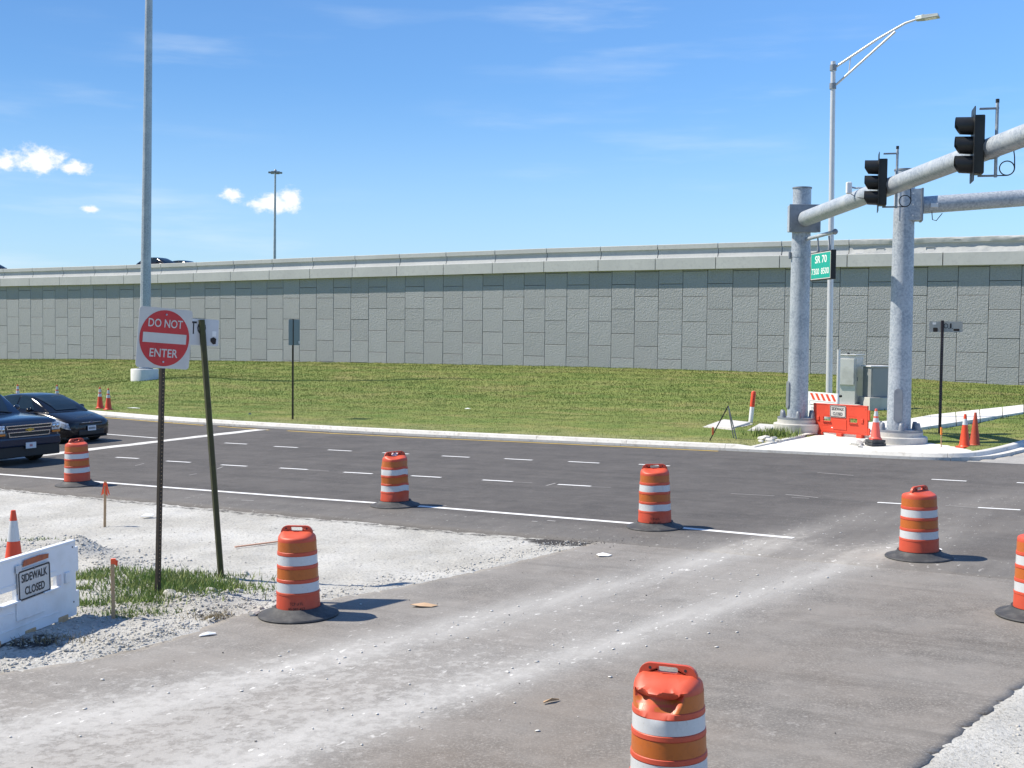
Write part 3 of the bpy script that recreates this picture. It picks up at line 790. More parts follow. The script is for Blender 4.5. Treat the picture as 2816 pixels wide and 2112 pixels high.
# ------------------------------------------------------------------ sidewalk slabs
def slab(name, poly, top, thick, m, parent=None, zf=None):
    mb = MB(); n = len(poly); vs = []
    for dz in (0, -thick):
        for s, w in poly: x, y = sw(s, w); vs.append((x, y, (zf(x, y) if zf else gz(x)) + top + dz))
    mb.add(vs, [tuple(range(n)), tuple(reversed(range(n, 2 * n)))] + [(i, (i + 1) % n, (i + 1) % n + n, i + n) for i in range(n)])
    return mb.build(name, m, parent, bevel=.012)


walk = tag(bpy.data.objects.new('sidewalk', None), kind='structure'); C.objects.link(walk)
slab('ramp_slab', PAD, .035, .12, M['walk'], walk)
slab('corner_slab', APRON, .05, .13, M['walk'], walk)
vz = lambda x, y: float(gz(x))
near = [PATH[12], PATH[11], PATH[10], PATH[9], PATH[8], PATH[7]]; farr = [PATH[0], PATH[1], PATH[3], PATH[4], PATH[5], PATH[6]]
def lerp2(a, b, t): return (a[0] + (b[0] - a[0]) * t, a[1] + (b[1] - a[1]) * t)
for i in range(5):
    nn = max(1, int(math.hypot(near[i + 1][0] - near[i][0], near[i + 1][1] - near[i][1]) / 1.6))
    for k in range(nn):
        t0, t1 = k / nn, (k + 1) / nn - .008
        slab('walk_slab', [lerp2(near[i], near[i + 1], t0), lerp2(near[i], near[i + 1], t1), lerp2(farr[i], farr[i + 1], t1), lerp2(farr[i], farr[i + 1], t0)], .125, .15, M['walk'], walk, vz)
# raised edge (return kerb) beside the ramp slab
mb = MB(); a0, a1 = PAD[0], PAD[1]; vs = []
for s_, w_ in (a0, a1):
    for o, z in ((-.16, -.05), (-.16, .12 if (s_, w_) == a1 else .05), (0, .12 if (s_, w_) == a1 else .05), (0, -.05)):
        x, y = sw(s_ + o, w_); vs.append((x, y, gz(x) + z))
mb.add(vs, [(0, 1, 5, 4), (1, 2, 6, 5), (2, 3, 7, 6), (0, 3, 2, 1), (4, 5, 6, 7)]).build('ramp_edge', M['kerb_conc'], walk)

# ------------------------------------------------------------------ retaining wall
WW = 69.85; PW = 1.612; PH = 1.54; S_A = -56.45
def wall_top(s): return float(np.interp(s, [-140, -96, -78, -58.6, -40, -26, -19, 20], [7.8, 8.08, 8.16, 8.38, 8.55, 8.58, 8.55, 8.5]))


wx, wy = sw(-40, WW)
wall = thing('retaining_wall', 'long grey retaining wall of staggered square concrete panels carrying the overpass', 'wall', (wx, wy, float(verge_z(wx, wy))), -TH)
WZ = wall.location.z
# local frame: x along the wall (s+40), y away from the camera, z up
def wl(s, dw, z): return (s + 40, dw, z - WZ)
mb = MB(); st = np.linspace(-140, 25, 34); vs = []
for s in st:
    for dw, z in ((.05, -1.5), (.05, wall_top(s) - 1.2), (.4, wall_top(s) - 1.2), (.4, -1.5)): vs.append(wl(s, dw, z))
mb.add(vs, [(4 * i + j, 4 * i + (j + 1) % 4, 4 * i + 4 + (j + 1) % 4, 4 * i + 4 + j) for i in range(len(st) - 1) for j in range(4)] + [(0, 1, 2, 3), tuple(4 * (len(st) - 1) + j for j in (3, 2, 1, 0))])
mb.build('backing', M['gap'], wall)


def panel_mesh(h):
    g_ = .013; b = .014; w2 = PW / 2 - g_; z0, z1 = g_, h - g_
    vs = [(-w2, .05, z0), (w2, .05, z0), (w2, .05, z1), (-w2, .05, z1), (-w2, b - .02, z0), (w2, b - .02, z0), (w2, b - .02, z1), (-w2, b - .02, z1),
          (-w2 + b, -.02, z0 + b), (w2 - b, -.02, z0 + b), (w2 - b, -.02, z1 - b), (-w2 + b, -.02, z1 - b)]
    fs = [(0, 1, 5, 4), (1, 2, 6, 5), (2, 3, 7, 6), (3, 0, 4, 7), (4, 5, 9, 8), (5, 6, 10, 9), (6, 7, 11, 10), (7, 4, 8, 11), (8, 9, 10, 11)]
    return MB().add(vs, fs).mesh('wall_panel', M['panel'])


pm_full = panel_mesh(PH); stuffb = MB()
for k in range(-50, 50):
    s = S_A + (k + .5) * PW
    if s < -138 or s > 22: continue
    base = .76 if k % 2 == 0 else 1.53
    top = wall_top(s) - 1.45; z = base - 2 * PH
    x, y = sw(s, WW); gnd = float(verge_z(x, y))
    while z < top - .05:
        h = min(PH, top - z)
        if z + h > gnd + .03:
            me = pm_full if h == PH else panel_mesh(h)
            if -97.2 < s < -9.5 and len([0]) and s < -10.4: obj('wall_panel', me, wall, wl(s, random.uniform(-.006, .006), z))
            else: stuffb.add([(v.co.x + s + 40, v.co.y, v.co.z + z - WZ) for v in me.vertices], [tuple(p.vertices) for p in me.polygons])
        z += PH
tag(stuffb.build('wall_panels', M['panel'], wall), kind='stuff')


def wall_prof(name, s0, s1, prof, m, rough=0, dx=0):
    n = max(2, int((s1 - s0) / (.12 if rough else 4)) + 1); ss = np.linspace(s0, s1, n); vs = []; k = len(prof)
    for s in ss:
        for j, (dw, z) in enumerate(prof):
            a = b = 0
            if rough and dw < .05:
                a = rough * mnoise.fractal(Vector((s * 1.3, z * 3, 2)), .7, 2, 3); b = rough * .6 * mnoise.noise(Vector((s * .9, z * 2, 9)))
            vs.append(wl(s + dx, dw + a, wall_top(s) + z + b))
    fs = [(i * k + j, i * k + (j + 1) % k, (i + 1) * k + (j + 1) % k, (i + 1) * k + j) for i in range(n - 1) for j in range(k)] + [tuple(range(k)), tuple((n - 1) * k + j for j in reversed(range(k)))]
    return MB().add(vs, fs).build(name, m, wall, sm=25)


OV = .34
FASCIA = [(-OV, -1.55), (-OV, -.86), (-OV + .03, -.84), (.2, -.84), (.2, -1.55)]
BARR = [(-.02, -.835), (-.02, -.80), (.10, -.52), (.10, -.30), (-.03, -.285), (-.03, -.02), (-.01, 0), (.22, 0), (.26, -.3), (.42, -.83)]
BARR2 = [(-.10, -.835), (-.09, -.78), (-.02, -.62), (.02, -.5), (.035, -.4), (.01, -.31), (-.07, -.285), (-.08, -.2), (-.085, -.12), (-.075, -.04), (-.04, 0), (.22, 0), (.26, -.3), (.42, -.83)]
js = [-40.28 + 3.952 * i for i in range(-24, 5)]
for a, b in zip(js[:-1], js[1:]):
    wall_prof('fascia_panel', a + .025, b - .025, FASCIA, M['parapet']); wall_prof('barrier_section', a + .03, b - .03, BARR, M['parapet'])
fj = [-24.47, -20.52, -15.3, -10.1, -4.9, .3, 5.5, 15, 24]
for i, (a, b) in enumerate(zip(fj[:-1], fj[1:])):
    wall_prof('fascia_panel', a + .025, b - .025, FASCIA, M['parapet'])
    if i == 0: wall_prof('barrier_section', a + .03, b - .03, BARR, M['parapet'])
    elif i in (1, 4): wall_prof('barrier_section', fj[1] + .03 if i == 1 else -4.87, -4.93 if i == 1 else 24, BARR2, M['parapet_rough'], .035)
for s0 in (-18.75, -16.05):   # patched rectangles in the rough part
    x0, _, z0 = wl(s0, 0, wall_top(s0) - .62)
    mb = MB().ring(rrect(.46, .22, .01, x0, z0), rrect(.43, .19, .008, x0, z0), -.045, .06); mb.build('patch_frame', M['parapet_rough'], wall)
ovr = MB(); vs = []
for s in (-140, -90, -60, -40, -20, 25):
    for w_ in (70.2, 92): x, y = sw(s, w_); vs += [(x, y, wall_top(s) - .62), (x, y, wall_top(s) - 1.5)]
fs = []
for i in range(5): o = i * 4; fs += [(o, o + 4, o + 6, o + 2), (o + 1, o + 3, o + 7, o + 5)]
tag(ovr.add(vs, fs).build('overpass_road', M['road']), kind='structure')

# ------------------------------------------------------------------ gravel stones, crumbs, weeds
ICO = bmesh.new(); bmesh.ops.create_icosphere(ICO, subdivisions=1, radius=1)
ICO_V = np.array([v.co for v in ICO.verts]); ICO_F = np.array([[v.index for v in f.verts] for f in ICO.faces]); ICO.free()


def scatter(name, x, y, z, r, m, flat=.6, label=None, cat=None):
    n = len(x); k = len(ICO_V); a = rng.uniform(0, 6.283, n); ca, sa = np.cos(a), np.sin(a)
    sx = r * rng.uniform(.7, 1.4, n); sy = r * rng.uniform(.6, 1.1, n); sz = r * flat * rng.uniform(.6, 1.2, n)
    v = ICO_V[None] * rng.uniform(.75, 1.2, (n, k, 1)); v = v * np.stack([sx, sy, sz], -1)[:, None, :]
    X = v[..., 0] * ca[:, None] - v[..., 1] * sa[:, None] + x[:, None]; Y = v[..., 0] * sa[:, None] + v[..., 1] * ca[:, None] + y[:, None]; Z = v[..., 2] + z[:, None]
    co = np.stack([X, Y, Z], -1).reshape(-1, 3); f = (ICO_F[None] + (np.arange(n) * k)[:, None, None]).reshape(-1, 3)
    return tag(obj(name, np_mesh(name, co, f, m)), label, cat, kind='stuff')


def on_gravel(x, y):
    S, W = to_sw(x, y); return ~inside(RAMP_L + RAMP_R[::-1], x, y) & (W < ROAD_N - .1)


def stones():
    xs, ys, rs = [], [], []
    n = 5200; x = rng.uniform(-13, 2, n); y = rng.uniform(11, 23, n); ok = on_gravel(x, y) & (np.abs(x / y) < .46); xs.append(x[ok]); ys.append(y[ok]); rs.append(.004 + .010 * rng.random(ok.sum()) ** 3)
    pl = np.array(RAMP_L[3:]); 
    n = 4200; t = rng.uniform(0, len(pl) - 1.001, n); i = t.astype(int); f = (t - i)[:, None]; p = pl[i] * (1 - f) + pl[i + 1] * f
    x = p[:, 0] - np.abs(rng.normal(0, .5, n)) + .06; y = p[:, 1] + rng.normal(0, .22, n) + .05; ok = on_gravel(x, y); xs.append(x[ok]); ys.append(y[ok]); rs.append(.005 + .020 * rng.random(ok.sum()) ** 4)
    for px, py, sd, k in ((230, 1515, .3, 500), (300, 1550, .6, 700), (480, 1650, .7, 700), (580, 1655, .5, 500), (170, 1745, .6, 500), (420, 1715, .8, 600), (60, 1490, .5, 300)):
        q = ground_pt(px, py); x = rng.normal(q.x, sd, k); y = rng.normal(q.y, sd * .7, k); ok = on_gravel(x, y); xs.append(x[ok]); ys.append(y[ok]); rs.append(.006 + .024 * rng.random(ok.sum()) ** 4)
    x, y, r = map(np.concatenate, (xs, ys, rs)); scatter('loose_stones', x, y, gz(x) - .035 + gravel_h(x, y) + r * .25, r, M['stone'], .7, 'loose pale limestone pieces lying over the gravel beside the ramp', 'stones')
    n = 900; x = rng.uniform(-9, 9, n); y = rng.uniform(7.5, 21, n); S, W = to_sw(x, y); d, _ = tracks(S, W)
    ok = inside(RAMP_L + RAMP_R[::-1], x, y) & (rng.random(n) < .2 + d); x, y = x[ok], y[ok]
    n2 = 420; w2 = rng.uniform(6.5, 23, n2); which = rng.random(n2) < .5
    c = np.where(which, np.polyval(TR1, w2), np.polyval(TR2, w2)) + rng.normal(0, .35, n2)
    x = np.concatenate([x, c * U.x + w2 * V.x]); y = np.concatenate([y, c * U.y + w2 * V.y]); r = .005 + .022 * rng.random(len(x)) ** 5
    scatter('pale_chips', x, y, gz(x) + .003, r, M['chip'], .12, 'small pale chips of limestone scattered along the dusty wheel tracks', 'stones')
    n = 260; x = rng.uniform(-6, 7, n); y = rng.uniform(7.5, 19, n); ok = inside(RAMP_L + RAMP_R[::-1], x, y); x, y = x[ok], y[ok]
    q = ground_pt(1620, 1490); x = np.concatenate([x, rng.normal(q.x, .7, 260)]); y = np.concatenate([y, rng.normal(q.y, .25, 260)])
    scatter('asphalt_crumbs', x, y, gz(x) + .002, .003 + .009 * rng.random(len(x)) ** 3, M['dark_stone'], .6, 'dark asphalt crumbs scattered on the dusty ramp', 'stones')
    q = ground_pt(2700, 2080); n = 2500; x = rng.uniform(2.6, 6.5, n); y = rng.uniform(7.5, 12.6, n); ok = ~inside(RAMP_L + RAMP_R[::-1], x, y)
    x, y = x[ok], y[ok]; scatter('shoulder_gravel', x, y, gz(x) - .03 + gravel_h(x, y), .006 + .016 * rng.random(len(x)) ** 2, M['stone'], .7, 'coarse pale gravel on the shoulder beside the ramp', 'gravel')


stones()


def weeds():
    xs, ys, hs = [], [], []
    for px, py, sx, sy, n, h in ((440, 1618, .48, .34, 2100, .10), (540, 1625, .42, .25, 1100, .09), (410, 1655, .42, .16, 900, .09), (480, 1590, .5, .12, 500, .07), (250, 1598, .20, .09, 420, .08), (300, 1580, .28, .08, 300, .07), (225, 1632, .08, .05, 110, .06), (232, 1660, .10, .05, 140, .06), (330, 1682, .3, .06, 150, .05), (380, 1690, .3, .06, 220, .06), (610, 1625, .25, .15, 260, .06), (80, 1480, .25, .05, 90, .05)):
        q = ground_pt(px, py); xs.append(rng.normal(q.x, sx, n)); ys.append(rng.normal(q.y, sy, n)); hs.append(h * rng.uniform(.4, 1.5, n))
    x, y, h = map(np.concatenate, (xs, ys, hs)); ok = on_gravel(x, y); x, y, h = x[ok], y[ok], h[ok]
    blades('weed_patch', x, y, gz(x) - .04 + gravel_h(x, y), h, .010, M['weed'], 'patch of green weeds growing in the gravel round the sign posts', 1.1)
    q = ground_pt(615, 1700); n = 500; x = rng.normal(q.x, .22, n); y = rng.normal(q.y, .1, n)
    q2 = ground_pt(150, 1765); x = np.concatenate([x, rng.normal(q2.x, .3, 200)]); y = np.concatenate([y, rng.normal(q2.y, .1, 200)]); ok = on_gravel(x, y); x, y = x[ok], y[ok]
    blades('dry_weeds', x, y, gz(x) - .04 + gravel_h(x, y), rng.uniform(.03, .09, len(x)), .006, M['weed_dry'], 'dead brown weeds at the gravel edge beside the ramp', 1.4)
    # taller weeds round the mast footing
    q = ground_pt(2130, 1205); n = 700; x = rng.normal(q.x - .1, .35, n); y = rng.normal(q.y - .3, .3, n)
    s, w = to_sw(x, y); ok = ~inside(PAD, s, w) & (w > 32.2); x, y = x[ok], y[ok]
    blades('footing_weeds', x, y, verge_z(x, y), rng.uniform(.06, .32, len(x)), .016, M['weed'], 'tall green weeds against the footing of the mast with the street sign', .7)


weeds()


def gravel_at(px, py):
    p = ground_pt(px, py); x = np.array([[p.x]]); y = np.array([[p.y]]); return Vector((p.x, p.y, float(gz(p.x) - .035 + gravel_h(x, y)[0, 0])))


# ------------------------------------------------------------------ traffic drums
BODY = [(.03, .285), (.055, .285), (.06, .265), (.262, .257), (.266, .261), (.29, .260), (.294, .252), (.405, .249), (.410, .254), (.440, .252), (.445, .245), (.565, .242), (.570, .247), (.600, .245), (.605, .239), (.715, .236), (.720, .241), (.752, .239), (.757, .232), (.872, .229), (.895, .228), (.912, .222), (.922, .208), (.925, .17), (.926, .0)]
BANDS = [(.296, .403, 'white_sheet'), (.447, .562, 'amber'), (.607, .712, 'white_sheet'), (.759, .868, 'amber')]


def drum_r(z): return float(np.interp(z, [b[0] for b in BODY], [b[1] for b in BODY]))


def make_drum(label, px, py, yaw, rs=1.06, dent=None, crumple=0, text=False, orange='orange', hh=1.0):
    p = ground_pt(px, py); t = thing('traffic_drum', label, 'traffic drum', (p.x, p.y, float(gz(p.x))), yaw, 'orange drums round the ramp', tilt=True)
    nz_ = 120 if dent else 72

    def deform(v):
        x, y, z = v
        rr_ = math.hypot(x, y)
        if z > .895 and z < .93 and rr_ < .235 * rs: z += .055 * max(0., 1 - abs(y) / (.17 * rs)) * min(1, (.235 * rs - rr_) / .05)
        z *= hh
        if crumple:
            a = math.atan2(y, x); k = 1 + crumple * mnoise.noise(Vector((math.cos(a) * 1.6, math.sin(a) * 1.6, z * 4))); x *= k; y *= k; z += crumple * .3 * mnoise.noise(Vector((x * 5, y * 5, 3)))
        if dent:
            ang, depth = dent; dx, dy = math.cos(ang), math.sin(ang); r = x * dx + y * dy; q2 = -x * dy + y * dx
            lim = float(np.interp(z, [.60, .72, .80, .865, .885, .90, .94], [.30, .24, .185, .135, .15, .205, .22]))
            lim += .035 * math.cos(q2 * 28 + .6) * min(1, max(0, (z - .75) / .1))
            if r > lim:
                if z > .885: z -= (r - lim) * .5 + .02
                x -= dx * (r - lim); y -= dy * (r - lim)
            elif z > .9 and r > .06: z -= .03 * (r - .06) / (lim - .06)
        return (x, y, z)
    mb = MB()
    prof = []
    for (z0, r0), (z1, r1) in zip(BODY[:-1], BODY[1:]):
        n = max(1, int((z1 - z0) / .03)); prof += [(r0 + (r1 - r0) * k / n, z0 + (z1 - z0) * k / n) for k in range(n)]
    prof += [(.15, .925), (.10, .9255), (.05, .926)]
    prof = [(r * rs, z) for r, z in prof]; mb.lathe(prof, nz_); mb.v = [deform(v) for v in mb.v]
    body = mb.build('body', M[orange], t, sm=40)
    for z0, z1, mm in BANDS:
        b = MB(); q = [(drum_r(z) * rs + .0022, z) for z in np.linspace(z0, z1, 5)]; b.lathe(q, nz_, cap=False); b.v = [deform(v) for v in b.v]; b.build('reflective_band', M[mm], t, sm=True)
    # handle: upright plate with a slot and two lock holes, on a low bridge across the lid
    h = MB(); w = .40 * rs; ht = .125
    outer = rrect(w, .19, .085, 0, .945); inner = rrect(.15, .042, .02, 0, 1.002)
    h.ring(outer, inner, -.017, .017); 
    h.v = [deform((x, y, z)) for x, y, z in h.v]; h.build('handle', M[orange], t, sm=40, bevel=.006)
    for k in (-1, 1):
        holes = MB().tube((k * .128, -.0185, 1.006), (k * .128, .0185, 1.006), .011, n=10); holes.v = [deform(v) for v in holes.v]; holes.build('lock_hole', M['gap'], t)
    rb = MB(); rb.lathe([(.26 * rs, .0), (.475, .0), (.48, .012), (.47, .026), (.40, .042), (.33, .075), (.30, .105), (.288 * rs, .112), (.262 * rs, .105)], 56, cap=False); rb.build('rubber_base', M['rubber'], t, sm=35)
    if text:
        def wrap(txt, w_, h_, zc, m):
            co, fs = text_verts(txt, w_, h_, .0); b = MB(); rad = drum_r(zc + .02) * rs + .003; a0 = math.atan2(-p.y, -p.x) - yaw + text
            b.add([(rad * math.cos(a0 + a / rad), rad * math.sin(a0 + a / rad), (zc + q)) for a, q, _ in co], fs)
            me = bpy.data.meshes.new('lettering'); me.from_pydata(b.v, [], b.f); me.materials.append(m); obj('lettering', me, t)
        wrap('TCP of FL', .16, .035, .165, M['stain']); wrap('80-087-457', .20, .032, .105, M['stain'])
    return t


make_drum('orange drum beside the dark blue SUV at the stop line', 213, 1334, R(62), dent=None, crumple=.02)
d2 = make_drum('crumpled orange drum with a pink rag tucked under its handle', 1087, 1390, R(28), crumple=.085)
MB().add([(-.08, -.03, .96), (.0, -.06, .965), (.08, -.02, .97), (.05, .05, 1.0), (-.04, .05, .985), (0, .0, 1.03)], [(0, 1, 5), (1, 2, 5), (2, 3, 5), (3, 4, 5), (4, 0, 5)]).build('rag', mat('pink_rag', (.75, .5, .48), .9), d2, sm=True)
make_drum('orange drum at the dark pointed end of the gravel wedge', 1801, 1450, R(-6), crumple=.03, text=.02, hh=1.03)
make_drum('clean orange drum past the end of the solid white edge line', 2527, 1532, R(40))
make_drum('orange drum with stencilled lettering at the gravel edge near the leaning sign post', 821, 1690, R(-9), rs=.985, text=-.08, hh=1.03)
make_drum('orange drum with a deeply dented top standing on the ramp', 1840, 2228, R(-24), dent=(R(-118) + R(24), .15), hh=1.0)
make_drum('orange drum with a scuffed top band beyond the shoulder gravel, next to the clean drum', 2857, 1693, R(52), crumple=.02)


# ------------------------------------------------------------------ cones
def make_cone(label, loc, h=.91, bands=((.56, .70), (.76, .92)), m='cone', base='cone', group='orange traffic cones', yaw=0, lean=None, bandm='white_sheet', basew=.36):
    t = thing('traffic_cone', label, 'traffic cone', loc, yaw, group, lean=lean)
    k = h / .91; r = lambda z: .145 + (.032 - .145) * (z / h)
    MB().lathe([(.165, .035), (.15, .05), (r(.08), .08), (r(h * .5), h * .5), (r(h * .97), h * .97), (.030, h), (.022, h - .004)], 28).build('body', M[m], t, sm=45)
    for a, b in bands: MB().lathe([(r(a * h) + .002, a * h), (r(b * h) + .002, b * h)], 28, cap=False).build('reflective_collar', M[bandm], t, sm=True)
    MB().prism(rrect(basew, basew, .03), -.0, .0).v
    b = MB(); pts = rrect(basew, basew, .05); n = len(pts)
    b.add([(x, y, 0) for x, y in pts] + [(x * .96, y * .96, .036) for x, y in pts], [tuple(reversed(range(n))), tuple(range(n, 2 * n))] + [(i, (i + 1) % n, (i + 1) % n + n, i + n) for i in range(n)])
    b.build('base', M[base], t, sm=40)
    return t


def vp(px, py): return verge_pt(px, py)
make_cone('orange cone with one wide reflective collar behind the white barricade', gravel_at(38, 1572), .91, ((.52, .84),), base='rubber')
make_cone('orange cone on the verge past the black sedan, farther from the kerb than its neighbour', vp(275, 1123), yaw=.3)
make_cone('orange cone on the verge, closest to the kerb of the pair past the black sedan', vp(298, 1127), yaw=.5)
make_cone('orange cone tip showing over the rear of the black sedan roof', vp(49, 1112), yaw=.2)
make_cone('orange cone tip showing over the front of the black sedan roof', vp(157, 1112), yaw=.6)


def zfix(px, py, dz=0.): p = ground_pt(px, py); return Vector((p.x, p.y, float(gz(p.x)) + dz))


cb = zfix(2407, 1231, .05)
tb = thing('cone_ballast', 'stack of black rubber rings under the pink cone beside the mast', 'rubber base', cb, .2)
for k in range(2): MB().box((0, 0, .05 + k * .085), (.42 - .02 * k, .42 - .02 * k, .075)).build('ring', M['rubber'], tb, bevel=.012)
make_cone('pinkish orange cone on black rubber rings beside the red plastic barrier', cb + Vector((0, 0, .178)), .84, m='cone_pale', base='cone_pale', basew=.30)
make_cone('bright orange cone with a single white collar at the corner kerb', zfix(2652, 1236, .05), .9, ((.68, .86),), yaw=.3)
make_cone('dull faded orange cone without collars at the corner kerb', zfix(2680, 1233, .05), .92, (), m='cone_old', base='cone_old', yaw=.7)


# ------------------------------------------------------------------ signs
def u_post(mb, h, w=.075, d=.04, z0=-.3):
    pr = [(-w / 2, d / 2), (-w / 2 + .012, d / 2), (-w / 4, -d / 2 + .006), (w / 4, -d / 2 + .006), (w / 2 - .012, d / 2), (w / 2, d / 2), (w / 4 + .006, -d / 2), (-w / 4 - .006, -d / 2)]
    n = len(pr); mb.add([(x, y, z) for z in (z0, h) for x, y in pr], [tuple(reversed(range(n))), tuple(range(n, 2 * n))] + [(i, (i + 1) % n, (i + 1) % n + n, i + n) for i in range(n)])


def circle(r, n=56, cx=0, cz=0): return [(cx + r * math.cos(2 * math.pi * k / n), cz + r * math.sin(2 * math.pi * k / n)) for k in range(n)]


def flat(name, poly, y, m, parent):
    me = bpy.data.meshes.new(name); me.from_pydata([(x, y, z) for x, z in poly], [], [tuple(range(len(poly)))]); me.materials.append(m); return obj(name, me, parent)


# DO NOT ENTER
b0 = gravel_at(435, 1643); topz = at(447, 930, b0.y)
lean = Matrix.Rotation(R(1.1), 3, 'Y') @ Matrix.Rotation(R(-.6), 3, 'X')
dne = thing('do_not_enter_sign', 'white square sign with red disc reading DO NOT ENTER on a brown steel post', 'sign', b0, R(47), lean=lean)
mb = MB(); u_post(mb, topz.z - b0.z + .3); mb.build('post', M['steel_post'], dne)
ho = MB()
for k in range(60):
    z = .15 + k * .05
    if z < topz.z - b0.z - .4: ho.box((0, -.0212, z), (.010, .002, .010))
tag(ho.build('bolt_holes', M['wood'], dne), kind='stuff')
pl = thing('face', None, None, (0, 0, 0)); pl.parent = dne; pl.location = (0, -.03, topz.z - b0.z); pl.rotation_euler = (R(1.5), R(2.6), 0)
for k in ('label', 'category'):
    if k in pl: del pl[k]
me = MB().prism(rrect(.762, .762, .045), -.004, .0).mesh('plate', M['sign_white']); obj('plate', me, pl)
flat('red_disc', circle(.355), -.006, M['sign_red'], pl)
flat('white_bar', rrect(.62, .125, .004, 0, 0), -.008, M['sign_white'], pl)
flat_text('lettering', 'DO NOT', .49, .105, 0, .135, -.008, M['sign_white'], pl, .012)
flat_text('lettering', 'ENTER', .40, .105, 0, -.24, -.008, M['sign_white'], pl, .012)
for z in (.30, -.30):
    MB().tube((0, -.004, z), (0, -.016, z), .012, n=10).build('bolt', M['galv'], pl)

# leaning green post with the back plate
g0 = gravel_at(609, 1592); g1 = at(555, 879, 16.8)
dirv = (g1 - Vector((g0.x, g0.y, g0.z))).normalized(); ln = (g1 - g0).length
Q = Vector((0, 0, 1)).rotation_difference(dirv).to_matrix()
gp = thing('leaning_sign_post', 'leaning green steel post holding a small weathered plate with the letters TO', 'sign', g0, R(20), lean=Q)
mb = MB(); u_post(mb, ln, .085, .05); mb.build('post', M['green_post'], gp)
pp = bpy.data.objects.new('face', None); C.objects.link(pp); pp.parent = gp; pp.location = (.0, .035, ln - .17); pp.rotation_euler = (0, R(6.5), R(8))
obj('plate', MB().prism(rrect(.44, .36, .02, .0, .0), -.003, .003).mesh('plate', M['plate_old']), pp)
flat_text('lettering', 'T', .085, .17, -.125, -.03, -.006, M['ink'], pp, .008)
flat_text('lettering', 'O', .12, .17, -.015, -.03, -.006, M['ink'], pp, .008)
flat('stain', [(-.22, -.13), (-.165, -.13), (-.155, -.08), (-.17, -.02), (-.2, .01), (-.22, -.0)], -.0065, M['stain'], pp)
flat('stain', [(.11, -.12), (.15, -.16), (.185, -.15), (.19, -.08), (.15, -.06), (.11, -.08)], -.0065, M['stain'], pp)
flat('sticker', rrect(.055, .07, .004, .16, -.015), -.007, M['paper'], pp)

# grey sign seen from behind on the verge
q0 = vp(805, 1153); q1 = at(805, 878, q0.y)
gs = thing('sign_post', 'grey back of a tall narrow sign on a dark post in the verge', 'sign', q0, 0)
hh_ = q1.z - q0.z
mb = MB(); mb.box((0, 0, hh_ / 2 - .15), (.06, .06, hh_ + .3)); mb.build('post', M['steel_post'], gs)
fb = MB().prism(rrect(.61, .95, .03), -.003, .003).build('plate', M['sign_back'], gs, loc=(.04, .04, hh_ - .48)); fb.rotation_euler = (0, 0, R(90) - TH)
stk = MB().prism(rrect(.07, .1, .004), -.006, -.005).build('sticker', M['plate_old'], gs, loc=(.18, .24, hh_ - .85)); stk.rotation_euler = (0, 0, R(90) - TH)

# dark post with weathered plate by the sidewalk
r0 = zfix(2584, 1197, .08); r1 = at(2587, 881, r0.y)
rp = thing('dark_sign_post', 'dark perforated post with a weathered grey plate behind the corner cones', 'sign', r0, R(-16))
hr = r1.z - r0.z
mb = MB(); u_post(mb, hr, .09, .06); mb.build('post', M['purple_post'], rp)
ho = MB()
for k in range(40): ho.box((0, -.0312, .1 + k * .07), (.014, .002, .014))
tag(ho.build('bolt_holes', M['galv_dark'], rp), kind='stuff')
pp = bpy.data.objects.new('face', None); C.objects.link(pp); pp.parent = rp; pp.location = (.10, .04, hr - .19); pp.rotation_euler = (0, R(-.5), 0)
obj('plate', MB().prism(rrect(.95, .32, .02), -.003, .003).mesh('plate', M['plate_grey']), pp)
flat_text('lettering', 'O', .13, .15, .0, -.05, -.006, M['ink'], pp, .004)
flat_text('lettering', 'I', .05, .15, .135, -.05, -.006, M['ink'], pp, .004)
for x in (.085, .19): flat('stain', rrect(.035, .018, .004, x, -.05), -.006, M['ink'], pp)
flat('stain', rrect(.13, .13, .02, -.30, -.09), -.006, M['stain'], pp); flat('stain', rrect(.17, .07, .02, .30, -.095), -.006, M['stain'], pp)
flat('sticker', rrect(.10, .065, .004, -.335, .10), -.0065, M['paper'], pp)


